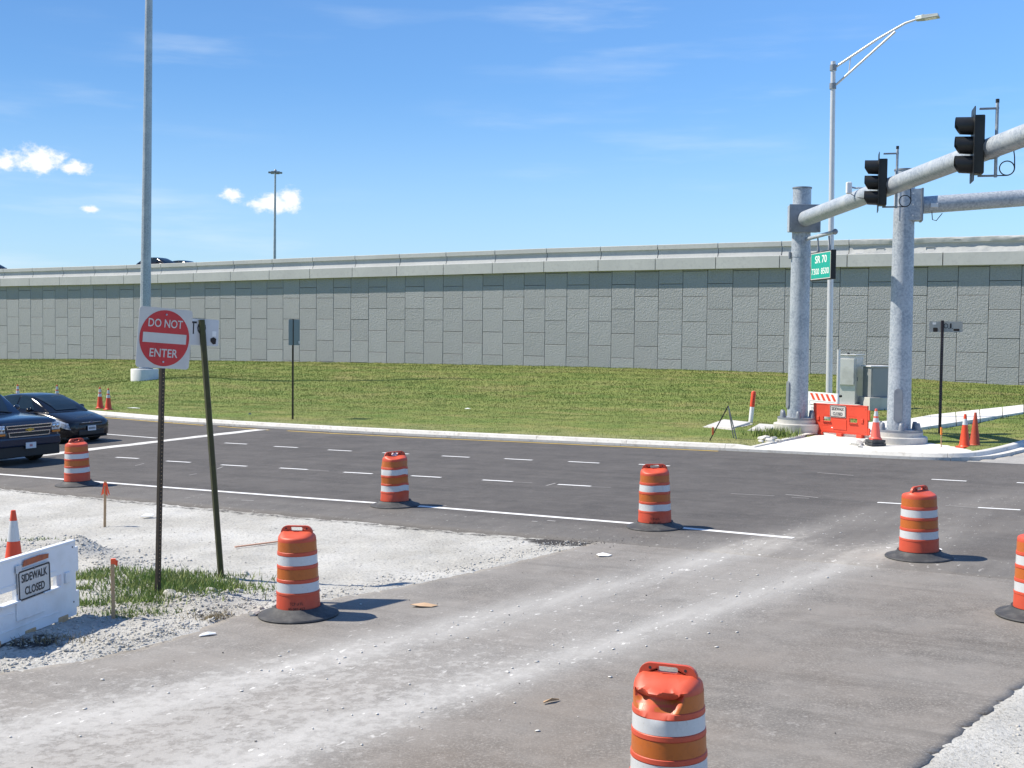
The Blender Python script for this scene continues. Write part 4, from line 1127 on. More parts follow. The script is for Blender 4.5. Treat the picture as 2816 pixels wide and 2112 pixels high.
# ------------------------------------------------------------------ plastic sidewalk barricades
def barricade(name, label, p_left, p_right, colour, L_=1.83, H=.98, z=.06, extra=None, group=None):
    """hollow plastic panel: two windows, interlocking end lugs, raised blocks; local x along the panel, face to -y"""
    d = (p_right - p_left); yaw = math.atan2(d.y, d.x)
    t = thing(name, label, 'barricade', p_left, yaw, group, tilt=True); th = .055
    mat_ = M[colour]
    # body outline with hand windows made from bars
    mb = MB()
    wx0, wx1, wx2, wx3 = .38, .68, L_ - .68, L_ - .38; wz0, wz1 = .45, .58
    for x0, x1, z0, z1 in ((0, L_, wz1, H), (0, L_, .035 if colour == 'white_paint' else .11, wz0), (0, wx0, wz0, wz1), (wx1, wx2, wz0, wz1), (wx3, L_, wz0, wz1)):
        mb.box(((x0 + x1) / 2, 0, (z0 + z1) / 2), (x1 - x0, th, z1 - z0))
    bm_ = mb.mesh('panel', mat_)
    bm = bmesh.new(); bm.from_mesh(bm_); bmesh.ops.remove_doubles(bm, verts=bm.verts, dist=.0005)
    seen = {}
    for f in list(bm.faces):      # drop the inner faces where bars butt
        k = tuple(round(c, 3) for c in f.calc_center_median())
        seen.setdefault(k, []).append(f)
    bm.to_mesh(bm_); bm.free(); obj('panel', bm_, t, bevel=.0)
    mb = MB(); mb.box((L_ / 2, 0, H + .008), (L_ + .0, th + .022, .028)); mb.build('top_rim', mat_, t, bevel=.008)
    for x, zz, hh in ((L_ + .035, .70, .30), (-.035, .28, .26), (L_ + .035, .22, .2)):
        MB().box((x, 0, zz), (.075, th * .8, hh)).build('end_lug', mat_, t, bevel=.008)
    for x in (.19, L_ - .19): MB().box((x, -th / 2 - .012, .52), (.10, .03, .13)).build('boss', mat_, t, bevel=.01)
    for x0, x1 in ((wx0, wx1), (wx2, wx3)):
        MB().box(((x0 + x1) / 2, -.02, wz0 - .006), (x1 - x0 + .03, th + .06, .02)).build('window_ledge', mat_, t, bevel=.006)
    MB().box((L_ / 2, -th / 2 - .008, .37), (.52, .018, .30)).build('raised_field', mat_, t, bevel=.006)
    mb = MB()
    for x0, x1, zz in ((.4, .72, .64), (L_ - .72, L_ - .4, .64), (.34, L_ - .34, .15), (.34, .62, .33)): mb.box(((x0 + x1) / 2, -th / 2 - .003, zz), (x1 - x0, .008, .008))
    mb.build('moulded_ribs', mat_, t)
    for x in (.28, L_ / 2, L_ - .28):
        MB().box((x, 0, .04 if colour == 'white_paint' else .055), (.20, .075 if colour == 'white_paint' else .16, .08 if colour == 'white_paint' else .115)).build('foot', M['wood'] if colour == 'white_paint' else mat_, t, bevel=.012)
    for x in (.06, L_ - .06):
        for zz in (.2, .86): MB().tube((x, -th / 2 - .002, zz), (x, -th / 2 - .006, zz), .010, n=8).build('rivet', M['gap'], t)
    return t


def closed_sign(t, x, z, y, roll=0.):
    f = bpy.data.objects.new('sign_face', None); C.objects.link(f); f.parent = t; f.location = (x, y, z); f.rotation_euler = (0, roll, 0)
    obj('plate', MB().prism(rrect(.61, .355, .035), -.003, .003).mesh('plate', M['sign_white']), f)
    me = MB().ring(rrect(.59, .335, .03), rrect(.552, .297, .02), -.0062, -.006).mesh('border', M['ink']); obj('border', me, f)
    flat_text('lettering', 'SIDEWALK', .48, .095, 0, .028, -.0065, M['ink'], f, .022)
    flat_text('lettering', 'CLOSED', .37, .095, 0, -.12, -.0065, M['ink'], f, .022)
    MB().tube((0, -.003, .15), (0, -.012, .15), .010, n=8).build('bolt', M['galv_dark'], f); MB().tube((0, -.003, -.15), (0, -.012, -.15), .010, n=8).build('bolt', M['galv_dark'], f)


pr_ = gravel_at(206, 1690); pa = gravel_at(0, 1772); dd = Vector((pa.x - pr_.x, pa.y - pr_.y, 0)).normalized()
pl_ = Vector((pr_.x + dd.x * 1.83, pr_.y + dd.y * 1.83, pr_.z)); pl_.z = float(gz(pl_.x)) - .03
wb = barricade('sidewalk_barricade', 'white plastic barricade with a SIDEWALK CLOSED plate standing on the gravel', pl_, pr_, 'white_paint', H=.92)
closed_sign(wb, .98, .61, -.05, R(-1))
st_ = bpy.data.objects.new('sticker', MB().prism([(-.24, -.035), (.24, -.02), (.25, .03), (.1, .045), (-.22, .035)], -.003, .0).mesh('sticker', mat('rust_label', (.45, .12, .045), .7, var=(14, (.3, .09, .05), .45, .65)))); C.objects.link(st_); st_.parent = wb; st_.location = (1.02, -.045, .845)
MB().box((.70, -.05, .80), (.10, .012, .09)).build('torn_label', M['plate_old'], wb, bevel=.004)
MB().prism(rrect(.10, .12, .01, 1.48, .52), -.032, -.030).build('faded_sticker', mat('faded_sticker', (.66, .62, .62), .6, var=(20, (.6, .45, .42), .55, .7)), wb)

rl = zfix(2239, 1197, .02); rr_ = zfix(2387, 1210, .02)
rb_ = barricade('sidewalk_barricade', 'red orange plastic barricade with a SIDEWALK CLOSED plate between the two masts', rl, rr_, 'red_barrier', L_=(rr_ - rl).length, H=.95)
closed_sign(rb_, (rr_ - rl).length * .47, .76, -.045, R(.5))
MB().prism(rrect(.33, .028, .006, (rr_ - rl).length * .42, .265), -.034, -.030).build('pale_scuff', M['paper'], rb_)

sp0 = zfix(2222, 1172, .06); sp1 = zfix(2303, 1181, .06)
sbx = thing('striped_barricade', 'white folding barricade with orange diagonal stripes behind the red barrier', 'barricade', sp0, math.atan2(sp1.y - sp0.y, sp1.x - sp0.x))
Ls = (sp1 - sp0).length
for k, zz in enumerate((.95, .55)):
    bd = MB().box((Ls / 2, 0, zz), (Ls, .05, .30 if k == 0 else .22)).build('board', M['white_paint'], sbx, bevel=.01)
    if k == 0:
        for i in range(5):
            x = .10 + i * .27
            if x + .33 < Ls: flat('stripe', [(x + .17, zz - .11), (x + .30, zz - .11), (x + .13, zz + .11), (x, zz + .11)], -.0275, M['cone'], bd)
    else: flat_text('lettering', 'TRAL', .34, .10, .34, zz - .05, -.0275, M['faint_ink'], bd, .004)
MB().box((Ls / 2, 0, .75), (Ls, .03, .12)).build('web', M['white_paint'], sbx)
for x in (.06, Ls - .06): MB().box((x, 0, .42), (.07, .06, .86)).build('leg', M['white_paint'], sbx, bevel=.008)


# ------------------------------------------------------------------ signal masts
def mast_pole(name, label, x, y, z0, r0, r1, ztop, foot_h, foot_r):
    t = thing(name, label, 'mast', (x, y, z0))
    MB().lathe([(foot_r, -.5), (foot_r, foot_h - .02), (foot_r - .02, foot_h)], 40).build('footing', M['concrete'], t, sm=40)
    MB().lathe([(foot_r * .84, foot_h), (foot_r * .84, foot_h + .12)], 40).build('grout', M['concrete'], t, sm=40)
    pz = foot_h + .12
    MB().lathe([(foot_r * .83, pz), (foot_r * .83, pz + .06)], 40).build('base_plate', M['galv_dark'], t, sm=40)
    MB().lathe([(r0, pz + .06), (r1, ztop - z0 - .06), ], 40).build('pole', M['galv'], t, sm=40)
    MB().lathe([(r1 + .02, ztop - z0 - .06), (r1 + .02, ztop - z0 - .02), (r1 * .5, ztop - z0)], 40).build('cap', M['galv_dark'], t, sm=40)
    for k in range(6):
        a = k * math.pi / 3 + .35; q = foot_r * .70
        MB().lathe([(.085, 0), (.075, .12), (.055, .2), (.05, .205)], 14, (q * math.cos(a), q * math.sin(a), pz + .06)).build('bolt_cover', M['galv_dark'], t, sm=40)
    return t, pz


m1x, m1y = 8.80, 38.0; m1z = float(gz(m1x)) + .0
t1, pz = mast_pole('signal_mast', 'tall galvanized mast with the SR 70 sign and a long arm carrying two signal heads', m1x, m1y, m1z, .315, .275, 7.78, .36, .72)
def hand_hole(t, ang, r, z, w=.2, h=.85):
    X = Matrix.Translation((r * math.cos(ang), r * math.sin(ang), z)) @ Matrix.Rotation(ang + math.pi / 2, 4, 'Z')
    MB().prism(rrect(w, h, w * .49), -.03, .08, X).build('hand_hole_cover', M['galv_dark'], t, bevel=.008)
hand_hole(t1, R(188), .31, pz + .75, .22)
bz = 6.79 - m1z
mb = MB(); mb.box((.02, -.36, bz), (.95, .05, .84)); mb.build('flange_plate', M['galv_dark'], t1, bevel=.01)
mb = MB(); mb.box((.02, -.17, bz + .39), (.86, .34, .03)); mb.box((.02, -.17, bz - .39), (.86, .34, .03)); mb.box((-.42, -.17, bz), (.03, .34, .80)); mb.box((.46, -.17, bz), (.03, .34, .80)); mb.build('bracket', M['galv'], t1, bevel=.006)
for i in (-.4, .44):
    for k in (-.33, .33): MB().tube((i, -.385, bz + k), (i, -.42, bz + k), .035, n=6).build('bolt', M['galv_dark'], t1)
y_end = 10.5
MB().path([(.03, -.385, bz - .01), (.0, -8, bz - .01), (-.03, -17, bz), (-.05, y_end - m1y, bz + .05)], [.232, .212, .190, .165], 32).build('arm', M['galv'], t1, sm=40)
MB().lathe([(.30, 5.45), (.30, 5.62)], 32).build('collar', M['galv'], t1, sm=40)
MB().path([(.12, -.30, 6.17 - m1z), (.30, -2.75, 6.20 - m1z)], .055, 14).build('sign_bracket', M['galv'], t1, sm=40)
MB().lathe([(.01, -.085), (.06, -.06), (.085, 0), (.06, .06), (.01, .085)], 16, (.305, -2.82, 6.2 - m1z)).build('bracket_knob', M['galv_dark'], t1, sm=True)
MB().box((-.34, 0, 5.5), (.06, .12, .22)).build('junction_cap', M['galv_dark'], t1, bevel=.01)

# street name sign
c0 = Vector((8.94, 37.25, 5.28)); c1 = Vector((9.10, 35.55, 5.30)); dv = c1 - c0; sl = dv.length
ns = thing('street_name_sign', 'green illuminated street sign reading SR 70 7300 8500 hanging from the mast', 'sign', c0, math.atan2(dv.y, dv.x))
MB().box((sl / 2, .07, .02), (sl + .06, .15, .84)).build('housing', M['black'], ns, bevel=.012)
flat('panel', rrect(sl - .02, .78, .02, sl / 2, .02), -.0065, M['sign_white'], ns); flat('green_field', rrect(sl - .08, .73, .02, sl / 2, .02), -.0085, M['sign_green'], ns)
flat_text('lettering', 'SR 70', 1.0, .22, sl / 2 + .03, .10, -.0105, M['paper'], ns, .012)
flat_text('lettering', '7300', .64, .18, sl * .25, -.23, -.0105, M['paper'], ns, .006); flat_text('lettering', '8500', .66, .18, sl * .73, -.23, -.0105, M['paper'], ns, .006)
for x in (sl * .24, sl * .80):
    mb = MB(); mb.tube((x, .07, .45), (x, .07, .60), .05, .035, 12); mb.tube((x, .07, .60), (x, .05, .86), .025, n=10); mb.build('hanger', M['galv_dark'], ns, sm=40)


def signal(label, y, face):
    x = 8.53; t = thing('traffic_signal', label, 'traffic light', (x, y, 6.31), face, 'signal heads on the mast arm')
    # local: faces -x
    MB().box((.02, 0, .535), (.20, .34, 1.07)).build('housing', M['signal'], t, bevel=.02)
    bp_ = MB().ring([(a, b) for a, b in rrect(.62, 1.36, .06, 0, .535)], [(a, b) for a, b in rrect(.36, 1.08, .02, 0, .535)], -.006, .006, Matrix.Rotation(R(90), 4, 'Z') @ Matrix.Translation((0, .07, 0)))
    bp_.build('back_plate', M['signal'], t)
    for k, z in enumerate((.18, .535, .89)):
        v = MB(); n = 24; a0 = -.0
        pts = [(math.cos(2 * math.pi * i / n + R(90)), math.sin(2 * math.pi * i / n + R(90))) for i in range(n)]
        lo = .30
        vs = []
        for rr0 in (.165, .155):
            for yy, zz in pts: vs.append((-.08, yy * rr0, z + zz * rr0))
            for yy, zz in pts:
                ln_ = .22 + .08 * max(0., min(1., (zz + .9) / .9)); vs.append((-.08 - ln_, yy * rr0, z + zz * rr0 * .97 + .01))
        fs = []
        for o in (0, 2 * n):
            for i in range(n): fs.append((o + i, o + (i + 1) % n, o + n + (i + 1) % n, o + n + i))
        for i in range(n): fs.append((n + i, n + (i + 1) % n, 3 * n + (i + 1) % n, 3 * n + i))
        vz_ = v.add(vs, fs).build('visor', M['signal'], t, sm=40)
        ls = MB().lathe([(.001, .02), (.09, .014), (.148, 0)], 24, cap=False)
        ls.v = [(-.085 - q[2], q[0], z + q[1]) for q in ls.v]
        ls.build('lens', mat(('lens_green', 'lens_yellow', 'lens_red')[k], ((.01, .06, .045), (.10, .07, .01), (.09, .01, .01))[k], .2), t, sm=True)
    mb = MB(); mb.tube((.34, 0, -.06), (.34, 0, 1.30), .03, n=12); mb.build('mount_tube', M['galv'], t, sm=40)
    MB().tube((.34, 0, 1.30), (.34, 0, 1.37), .034, n=12).build('tube_cap', M['black'], t)
    mb = MB(); mb.box((.20, 0, 1.20), (.34, .05, .035)); mb.box((.20, 0, -.03), (.34, .05, .035)); mb.build('strap_arm', M['galv_dark'], t, bevel=.004)
    mb = MB(); mb.box((.38, .0, .50), (.10, .20, .24)); mb.build('clamp', M['galv_dark'], t, bevel=.01)
    lp = [(.53 + .13 * math.cos(a), -.02 - .03 * k_ / 30, .10 + .13 * math.sin(a)) for k_, a in enumerate(np.linspace(R(-90), R(360), 31))]
    MB().path([(.36, 0, -.03)] + lp + [(.655, -.04, .3), (.64, 0, .45)], .011, 8).build('cable', M['ink'], t, sm=True)
    return t


signal('black three lens signal head next to the white detector camera on the mast arm', 28.9, R(-14))
signal('black three lens signal head farther out along the mast arm', 23.0, R(-14))
for y in (28.9, 23.0):    # strap round the arm at each head
    rr0 = .232 - (38 - y) * .0026
    MB().path([(8.80 - m1x, y - m1y + .03, 6.78 - m1z), (8.80 - m1x, y - m1y - .10, 6.78 - m1z)], rr0, 28).build('arm_strap', M['galv_dark'], t1, sm=40)
# detector camera
dc = thing('detector_camera', 'small white detector camera on a bracket over the mast arm', 'camera', (8.55, 31.4, 6.80))
MB().box((-.10, 0, .20), (.14, .13, .30)).build('housing', M['white_paint'], dc, bevel=.03)
mb = MB(); mb.path([(-.04, 0, .22), (.06, 0, .2), (.12, 0, .2)], .022, 8); mb.build('pivot', M['galv'], dc, sm=40)
mb = MB(); mb.box((.24, 0, .205), (.30, .12, .03)); mb.build('bracket', M['alu'], dc, bevel=.004)
MB().path([(-.06, 0, .06), (.05, -.06, -.02), (.05, -2.0, -.35)], .009, 6).build('cable', M['ink'], dc)

m2x, m2y = 10.86, 34.6; m2z = float(gz(m2x)) + .04
t2, pz = mast_pole('signal_mast', 'galvanized mast with a thick arm over the side street, behind the pinkish cone', m2x, m2y, m2z, .325, .275, 7.92, .20, .78)
hand_hole(t2, R(248), .315, pz + .75, .24, .95)
bz = 6.90 - m2z; X = Matrix.Rotation(R(-14), 4, 'Z')
mb = MB(); mb.box((.14, -.24, bz), (.58, .05, .86), X); mb.box((.14, .28, bz), (.58, .05, .86), X); mb.box((.14, 0, bz + .42), (.58, .5, .03), X); mb.box((.14, 0, bz - .42), (.58, .5, .03), X); mb.build('bracket', M['galv'], t2, bevel=.006)
MB().box((.46, .02, bz), (.06, .66, .90), X).build('flange_plate', M['galv_dark'], t2, bevel=.01)
for k in (-.3, 0, .3): MB().tube(X @ Vector((.22, -.265, bz + k)), X @ Vector((.22, -.285, bz + k)), .025, n=6).build('bolt', M['alu'], t2)
MB().path([X @ Vector((.5, 0, bz)), X @ Vector((4, 0, bz + .22)), X @ Vector((11, 0, bz + .6))], [.238, .225, .19], 32).build('arm', M['galv'], t2, sm=40)
mb = MB(); mb.box((.78, -.25, bz - .03), (.20, .08, .12), X); mb.build('connector_box', M['alu'], t2, bevel=.01)
MB().path([X @ Vector((.72, -.2, bz - .2)), X @ Vector((.74, -.22, bz - .42)), X @ Vector((.84, -.22, bz - .45)), X @ Vector((1.0, -.1, bz - .24))], .012, 6).build('cable', M['ink'], t2)

# ------------------------------------------------------------------ street light
l0 = verge_pt(2279, 1152); lt = Vector((11.32, l0.y, 12.97 + (l0.y - 44.5) * .21))
lt = at(2291.6, 169, l0.y)
sl_ = thing('street_light', 'slender aluminium street light with a curved truss arm and flat LED head', 'street light', l0)
hz = lt.z - l0.z; ox = lt.x - l0.x
MB().path([(0, 0, -.2), (ox, 0, hz)], [.115, .085], 24).build('pole', M['alu'], sl_, sm=40)
MB().lathe([(.2, 0), (.2, .12), (.13, .2)], 20).build('base_flange', M['alu'], sl_, sm=40)
a1 = at(2300, 183, l0.y - .0) - l0; a2 = at(2490, 62, l0.y - 1.2) - l0; a3 = at(2518, 54, l0.y - 1.35) - l0
b1_ = at(2299, 233, l0.y) - l0; b2_ = at(2462, 87, l0.y - 1.05) - l0
amid = a1.lerp(a2, .6) + Vector((0, 0, .04))
MB().path([a1, a1.lerp(a2, .3) + Vector((0, 0, .02)), amid, a2.lerp(a1, .12), a2 + Vector((0, 0, -.02)), a3], [.04, .04, .04, .04, .038, .034], 14).build('upper_arm', M['alu'], sl_, sm=40)
MB().path([b1_, b1_.lerp(b2_, .5), b2_], .038, 14).build('lower_arm', M['alu'], sl_, sm=40)
MB().tube(a1.lerp(a2, .21), b1_.lerp(b2_, .22), .02, n=8).build('strut', M['alu'], sl_)
for z in (hz - .22, hz - .86): MB().lathe([(.118, -.1), (.118, .1)], 20, (ox * .98, 0, z)).build('clamp', M['galv_dark'], sl_, sm=40)
hd = at(2520, 52, l0.y - 1.35) - l0; he = at(2583, 48, l0.y - 1.7) - l0
dirh = (he - hd); yawh = math.atan2(dirh.y, dirh.x); X = Matrix.Translation(hd) @ Matrix.Rotation(yawh, 4, 'Z') @ Matrix.Rotation(R(-4), 4, 'Y')
hl = dirh.length
mb = MB(); pr = [(-.02, -.13), (.2, -.2), (hl, -.20), (hl, .20), (.2, .2), (-.02, .13)]
mb.add([(x, y, -.07 if 0 < i < 5 else -.06) for i, (x, y) in enumerate(pr)] + [(x * .97, y * .85, .07 if x < hl * .6 else .035) for x, y in pr], [tuple(reversed(range(6))), tuple(range(6, 12))] + [(i, (i + 1) % 6, (i + 1) % 6 + 6, i + 6) for i in range(6)], X)
mb.build('lamp_head', M['lum'], sl_, bevel=.012)
MB().box((hl * .62, 0, -.075), (hl * .5, .3, .012), X).build('lens_panel', M['lumglass'], sl_)
MB().lathe([(.04, 0), (.04, .05), (.02, .06)], 12, X @ Vector((.22, 0, .06))).build('photocell', M['lum'], sl_, sm=40)

# ------------------------------------------------------------------ high mast poles
h0 = verge_pt(398, 1046)
hm = thing('high_mast_pole', 'tall grey tapered high mast pole on a round white concrete pier in the verge', 'light pole', h0)
scl = h0.y / FOCAL
MB().lathe([(37 * scl, -.6), (37 * scl, 30 * scl), (36 * scl, 31.5 * scl)], 40).build('pier', mat('white_concrete', (.66, .66, .64), .8, var=(2, (.55, .55, .53), .5, .75)), hm, sm=40)
tp = at(411, -120, h0.y) - h0
MB().path([(0, 0, 31 * scl), tp], [15 * scl, 9.0 * scl], 12).build('pole', M['galv'], hm, sm=25)
MB().lathe([(22 * scl, 31 * scl), (22 * scl, 34 * scl)], 24).build('base_plate', M['galv_dark'], hm, sm=40)
f0 = at(754, 707, 250); ft = at(757, 472, 250)
fh = thing('high_mast_light', 'distant high mast light with a ring of lamps beyond the overpass', 'light pole', (f0.x, 250, float(gz(f0.x)) - .35))
fz = ft.z - fh.location.z
MB().path([(0, 0, 0), (ft.x - f0.x, 0, fz)], [.40, .17], 12).build('pole', M['galv'], fh, sm=40)
MB().lathe([(.3, 0), (.3, .5), (.1, .8)], 12, (.2, 0, fz - .3)).build('head_frame', M['galv_dark'], fh)
for k in range(6):
    a = k * math.pi / 3 + .25; mb = MB(); mb.path([(.2, 0, fz), (.2 + .9 * math.cos(a), .9 * math.sin(a), fz - .05)], .05, 6); mb.box((.2 + 1.05 * math.cos(a), 1.05 * math.sin(a), fz - .2), (.62, .5, .34)); mb.build('lamp', M['galv_dark'], fh, bevel=.05)

# ------------------------------------------------------------------ cabinets and small street furniture
k0 = verge_pt(2338, 1122)
cab = thing('controller_cabinet', 'tall shiny aluminium signal controller cabinet on a concrete pad behind the red barrier', 'cabinet', k0, R(53))
MB().box((0, 0, -.05), (1.15, 1.05, .45)).build('pad', M['concrete'], cab, bevel=.015)
MB().box((0, .02, 1.12), (.80, .72, 1.88)).build('body', M['alu_box'], cab, bevel=.012)
MB().box((-.445, .02, 1.43), (.09, .66, 1.02)).build('side_hood', M['alu_box'], cab, bevel=.012)
MB().box((-.01, .02, 2.085), (.88, .78, .045)).build('roof', M['alu_box'], cab, bevel=.01)
MB().box((0, -.348, 1.1), (.70, .02, 1.7)).build('door', M['alu_box'], cab, bevel=.008)
MB().box((-.26, -.365, 1.15), (.03, .03, .16)).build('handle', M['galv_dark'], cab, bevel=.006)
MB().lathe([(.05, 0), (.05, .05), (.02, .06)], 12, (-.05, .1, 2.105)).build('vent_cap', M['black'], cab)
k1 = verge_pt(2408, 1125)
cb2 = thing('grey_cabinet', 'lower dull grey utility cabinet on a raised white concrete block', 'cabinet', k1, R(12))
MB().box((0, 0, .16), (1.02, .95, .62)).build('block', M['concrete'], cb2, bevel=.012)
MB().box((-.02, 0, 1.06), (.76, .66, 1.16)).build('body', M['grey_box'], cb2, bevel=.012)
obj('door', MB().prism(rrect(.64, 1.08, .06, -.03, 1.06), -.352, -.33).mesh('door', M['grey_box']), cb2, bevel=.004)
MB().box((-.02, -.02, 1.665), (.88, .78, .05)).build('lid', M['plate_old'], cb2, bevel=.01)
pb = verge_pt(2303, 1150)
ppst = thing('push_button_post', 'thin aluminium pedestrian post with a black push button behind the red barrier', 'post', pb)
ph_ = at(2307, 963, pb.y) - pb
MB().path([(0, 0, -.1), ph_], .058, 18).build('post', M['alu'], ppst, sm=40)
MB().lathe([(.062, -.02), (.062, .02)], 18, ph_).build('cap', M['alu'], ppst, sm=40)
bq = at(2308, 1089, pb.y) - pb
MB().lathe([(.01, -.05), (.05, -.03), (.055, 0), (.05, .03), (.01, .05)], 16, (bq.x + .03, -.07, bq.z)).build('push_button', M['black'], ppst, sm=True)

mp_ = verge_pt(2064, 1162); mt = at(2073, 1075, mp_.y) - mp_; hm_ = mt.length
mk_ = thing('marker_post', 'white cable marker post with an orange top half in the verge', 'marker post', mp_, lean=Vector((0, 0, 1)).rotation_difference(mt.normalized()).to_matrix())
MB().lathe([(.075, -.2), (.075, hm_ * .52)], 16).build('post', M['white_paint'], mk_, sm=40)
sleeve = MB().lathe([(.082, hm_ * .5), (.082, hm_ * .95), (.06, hm_ * .985), (.01, hm_)], 16).build('orange_sleeve', M['cone'], mk_, sm=40)
mb = MB()
for k in range(7): mb.box((.0, -.083, hm_ * (.58 + .05 * k)), (.035, .004, .02))
mb.build('warning_print', M['stain'], mk_)

# folded sign stand
fa = verge_pt(1950, 1212); fb_ = verge_pt(2018, 1205); fc_ = verge_pt(2026, 1207); ap = at(2002.5, 1116, (fa.y + fb_.y) / 2)
fs_ = thing('sign_stand', 'empty rusty A frame sign stand leaning open on the verge by the kerb', 'sign stand', fa)
for e, nm in ((fa, 'leg'), (fb_, 'leg'), (fc_, 'leg')):
    mb = MB(); d_ = (Vector(e) - Vector(fa)); mb.path([d_ + Vector((0, 0, -.03)), ap - fa], .022, 4); mb.build(nm, M['galv_dark'] if e is not fa else M['steel_post'], fs_)
mb = MB(); d_ = (ap - fa); mb.box((.10, -.02, .28), (.05, .03, .22)); mb.build('orange_clip', M['orange_b'], fs_)

# concrete lids and rubble
for i, (poly, lab) in enumerate(((((1942, 1174), (1990, 1159), (2062, 1167), (2012, 1181)), 'square concrete pull box lid tilted in the grass by the marker post'), (((2062, 1183), (2088, 1169), (2135, 1172), (2115, 1187)), 'flat concrete lid in the grass beside the weedy mast footing'))):
    pts = [verge_pt(*p) for p in poly]; c = sum(pts, Vector()) / 4
    t = thing('pull_box', lab, 'utility box', c); mb = MB()
    n = 4; vs = [(p.x - c.x, p.y - c.y, p.z - c.z + .05 + (.03 if k in (1, 2) and i == 0 else 0)) for k, p in enumerate(pts)] + [(p.x - c.x, p.y - c.y, p.z - c.z - .1) for p in pts]
    mb.add(vs, [(0, 1, 2, 3), (7, 6, 5, 4)] + [(k, (k + 1) % 4, (k + 1) % 4 + 4, k + 4) for k in range(4)]); mb.build('lid', M['concrete'], t, bevel=.015)
    vs = [(1.15 * (p.x - c.x), 1.15 * (p.y - c.y), p.z - c.z + .012) for p in pts] + [(1.15 * (p.x - c.x), 1.15 * (p.y - c.y), p.z - c.z - .1) for p in pts]
    MB().add(vs, [(0, 1, 2, 3), (7, 6, 5, 4)] + [(k, (k + 1) % 4, (k + 1) % 4 + 4, k + 4) for k in range(4)]).build('collar', M['concrete'], t)


def rock(px, py, r, label, group, ground='verge', m='concrete'):
    p = verge_pt(px, py) if ground == 'verge' else (gravel_at(px, py) if ground == 'gravel' else zfix(px, py, .05))
    b = bmesh.new(); bmesh.ops.create_icosphere(b, subdivisions=2, radius=1); sd = random.random() * 50
    for v in b.verts:
        k = 1 + .45 * mnoise.noise(v.co * 1.3 + Vector((sd, 0, 0))); v.co = Vector((v.co.x * r * 1.25 * k, v.co.y * r * .85 * k, v.co.z * r * .6 * k))
    nm = 'loose_rock' if m == 'stone' else 'concrete_chunk'; me = bpy.data.meshes.new(nm); b.to_mesh(me); b.free(); me.materials.append(M[m])
    o = obj(nm, me, None, (p.x, p.y, p.z + r * .25)); o.rotation_euler = (random.uniform(-.2, .2), random.uniform(-.2, .2), random.uniform(0, 6)); tag(o, label, 'rock' if m == 'stone' else 'concrete chunk', group)


rank = {0: 'largest', -1: 'smallest'}
for lst, lab, grp, gnd, mm in (
        (((2103, 1212, .17), (2118, 1216, .14), (2126, 1208, .10), (2140, 1213, .07), (2092, 1216, .08)), 'broken concrete chunk on the grass beside the ramp slab', 'concrete rubble on the grass by the ramp slab', 'verge', 'concrete'),
        (((2358, 1229, .17), (2345, 1226, .14), (2372, 1222, .14), (2382, 1218, .10), (2365, 1235, .08), (2392, 1224, .07)), 'broken concrete chunk on the pavement beside the pinkish cone', 'concrete rubble by the pinkish cone', 'pave', 'concrete'),
        (((470, 1655, .10), (498, 1658, .07), (505, 1640, .06)), 'grey stone among the weeds at the DO NOT ENTER post', 'stones at the sign post', 'gravel', 'stone'),
        (((675, 1580, .06), (640, 1595, .055), (582, 1640, .07), (655, 1635, .05)), 'grey stone between the leaning post and the lettered drum', 'stones by the leaning post', 'gravel', 'stone'),
        (((700, 1690, .07), (715, 1672, .05)), 'grey stone touching the rubber base of the lettered drum', 'stones by the lettered drum', 'gravel', 'stone'),
        (((85, 1510, .07), (95, 1478, .05)), 'grey stone beside the cone behind the white barricade', 'stones by the cone', 'gravel', 'stone')):
    ordd = sorted(lst, key=lambda q: -q[2])
    for q in lst:
        pre = 'largest ' if q == ordd[0] else ('smallest ' if q == ordd[-1] else 'middling ')
        rock(q[0], q[1], q[2], pre + lab, grp, gnd, mm)


# stakes
def stake(label, p0, p1, w, ribbon=None, m='wood'):
    d = p1 - p0; t = thing('survey_stake', label, 'stake', p0, .4, lean=Vector((0, 0, 1)).rotation_difference(d.normalized()).to_matrix())
    h = d.length; MB().box((0, 0, h / 2 - .08), (w, w * .45, h + .16)).build('stake', M[m], t, bevel=.002)
    return t, h


p0 = gravel_at(288, 1442); p1 = at(289.5, 1323, p0.y); t, h = stake('wooden survey stake tied with an orange ribbon near the drum by the SUV', p0, p1, .045)
mb = MB()
for a in (0, 2.0, 3.4, 4.9): mb.add([(0, 0, h - .06), (.03 * math.cos(a), .03 * math.sin(a), h - .04), (.09 * math.cos(a + .3), .09 * math.sin(a + .3), h - .26), (.05 * math.cos(a - .2), .05 * math.sin(a - .2), h - .22)], [(0, 1, 2, 3)])
mb.box((0, 0, h - .05), (.055, .035, .05)); mb.build('ribbon', M['ribbon'], t)
p0 = gravel_at(312, 1697); p1 = at(309, 1539, p0.y); t, h = stake('wooden survey stake with an orange painted tip in front of the weeds', p0, p1, .042)
mb = MB(); mb.box((.01, 0, h - .02), (.055, .035, .06)); mb.add([(.02, 0, h), (.06, -.02, h - .01), (.055, -.02, h - .08), (.02, 0, h - .06)], [(0, 1, 2, 3)]); mb.build('painted_tip', M['ribbon'], t)
p0 = gravel_at(646, 1503); p1 = gravel_at(772, 1490); d = p1 - p0
o = MB().box((d.length / 2, 0, .0), (d.length, .035, .02)).build('fallen_stake', M['wood_pink'], None, p0 + Vector((0, 0, .03))); o.rotation_euler = (0, -math.atan2(d.z, math.hypot(d.x, d.y)), math.atan2(d.y, d.x)); tag(o, 'pinkish wooden stake lying flat on the white gravel', 'stake')
p0 = zfix(2588, 1235, .05); p1 = at(2588.5, 1177, p0.y); t, h = stake('thin survey stake with an orange tip by the corner kerb', p0, p1, .03)
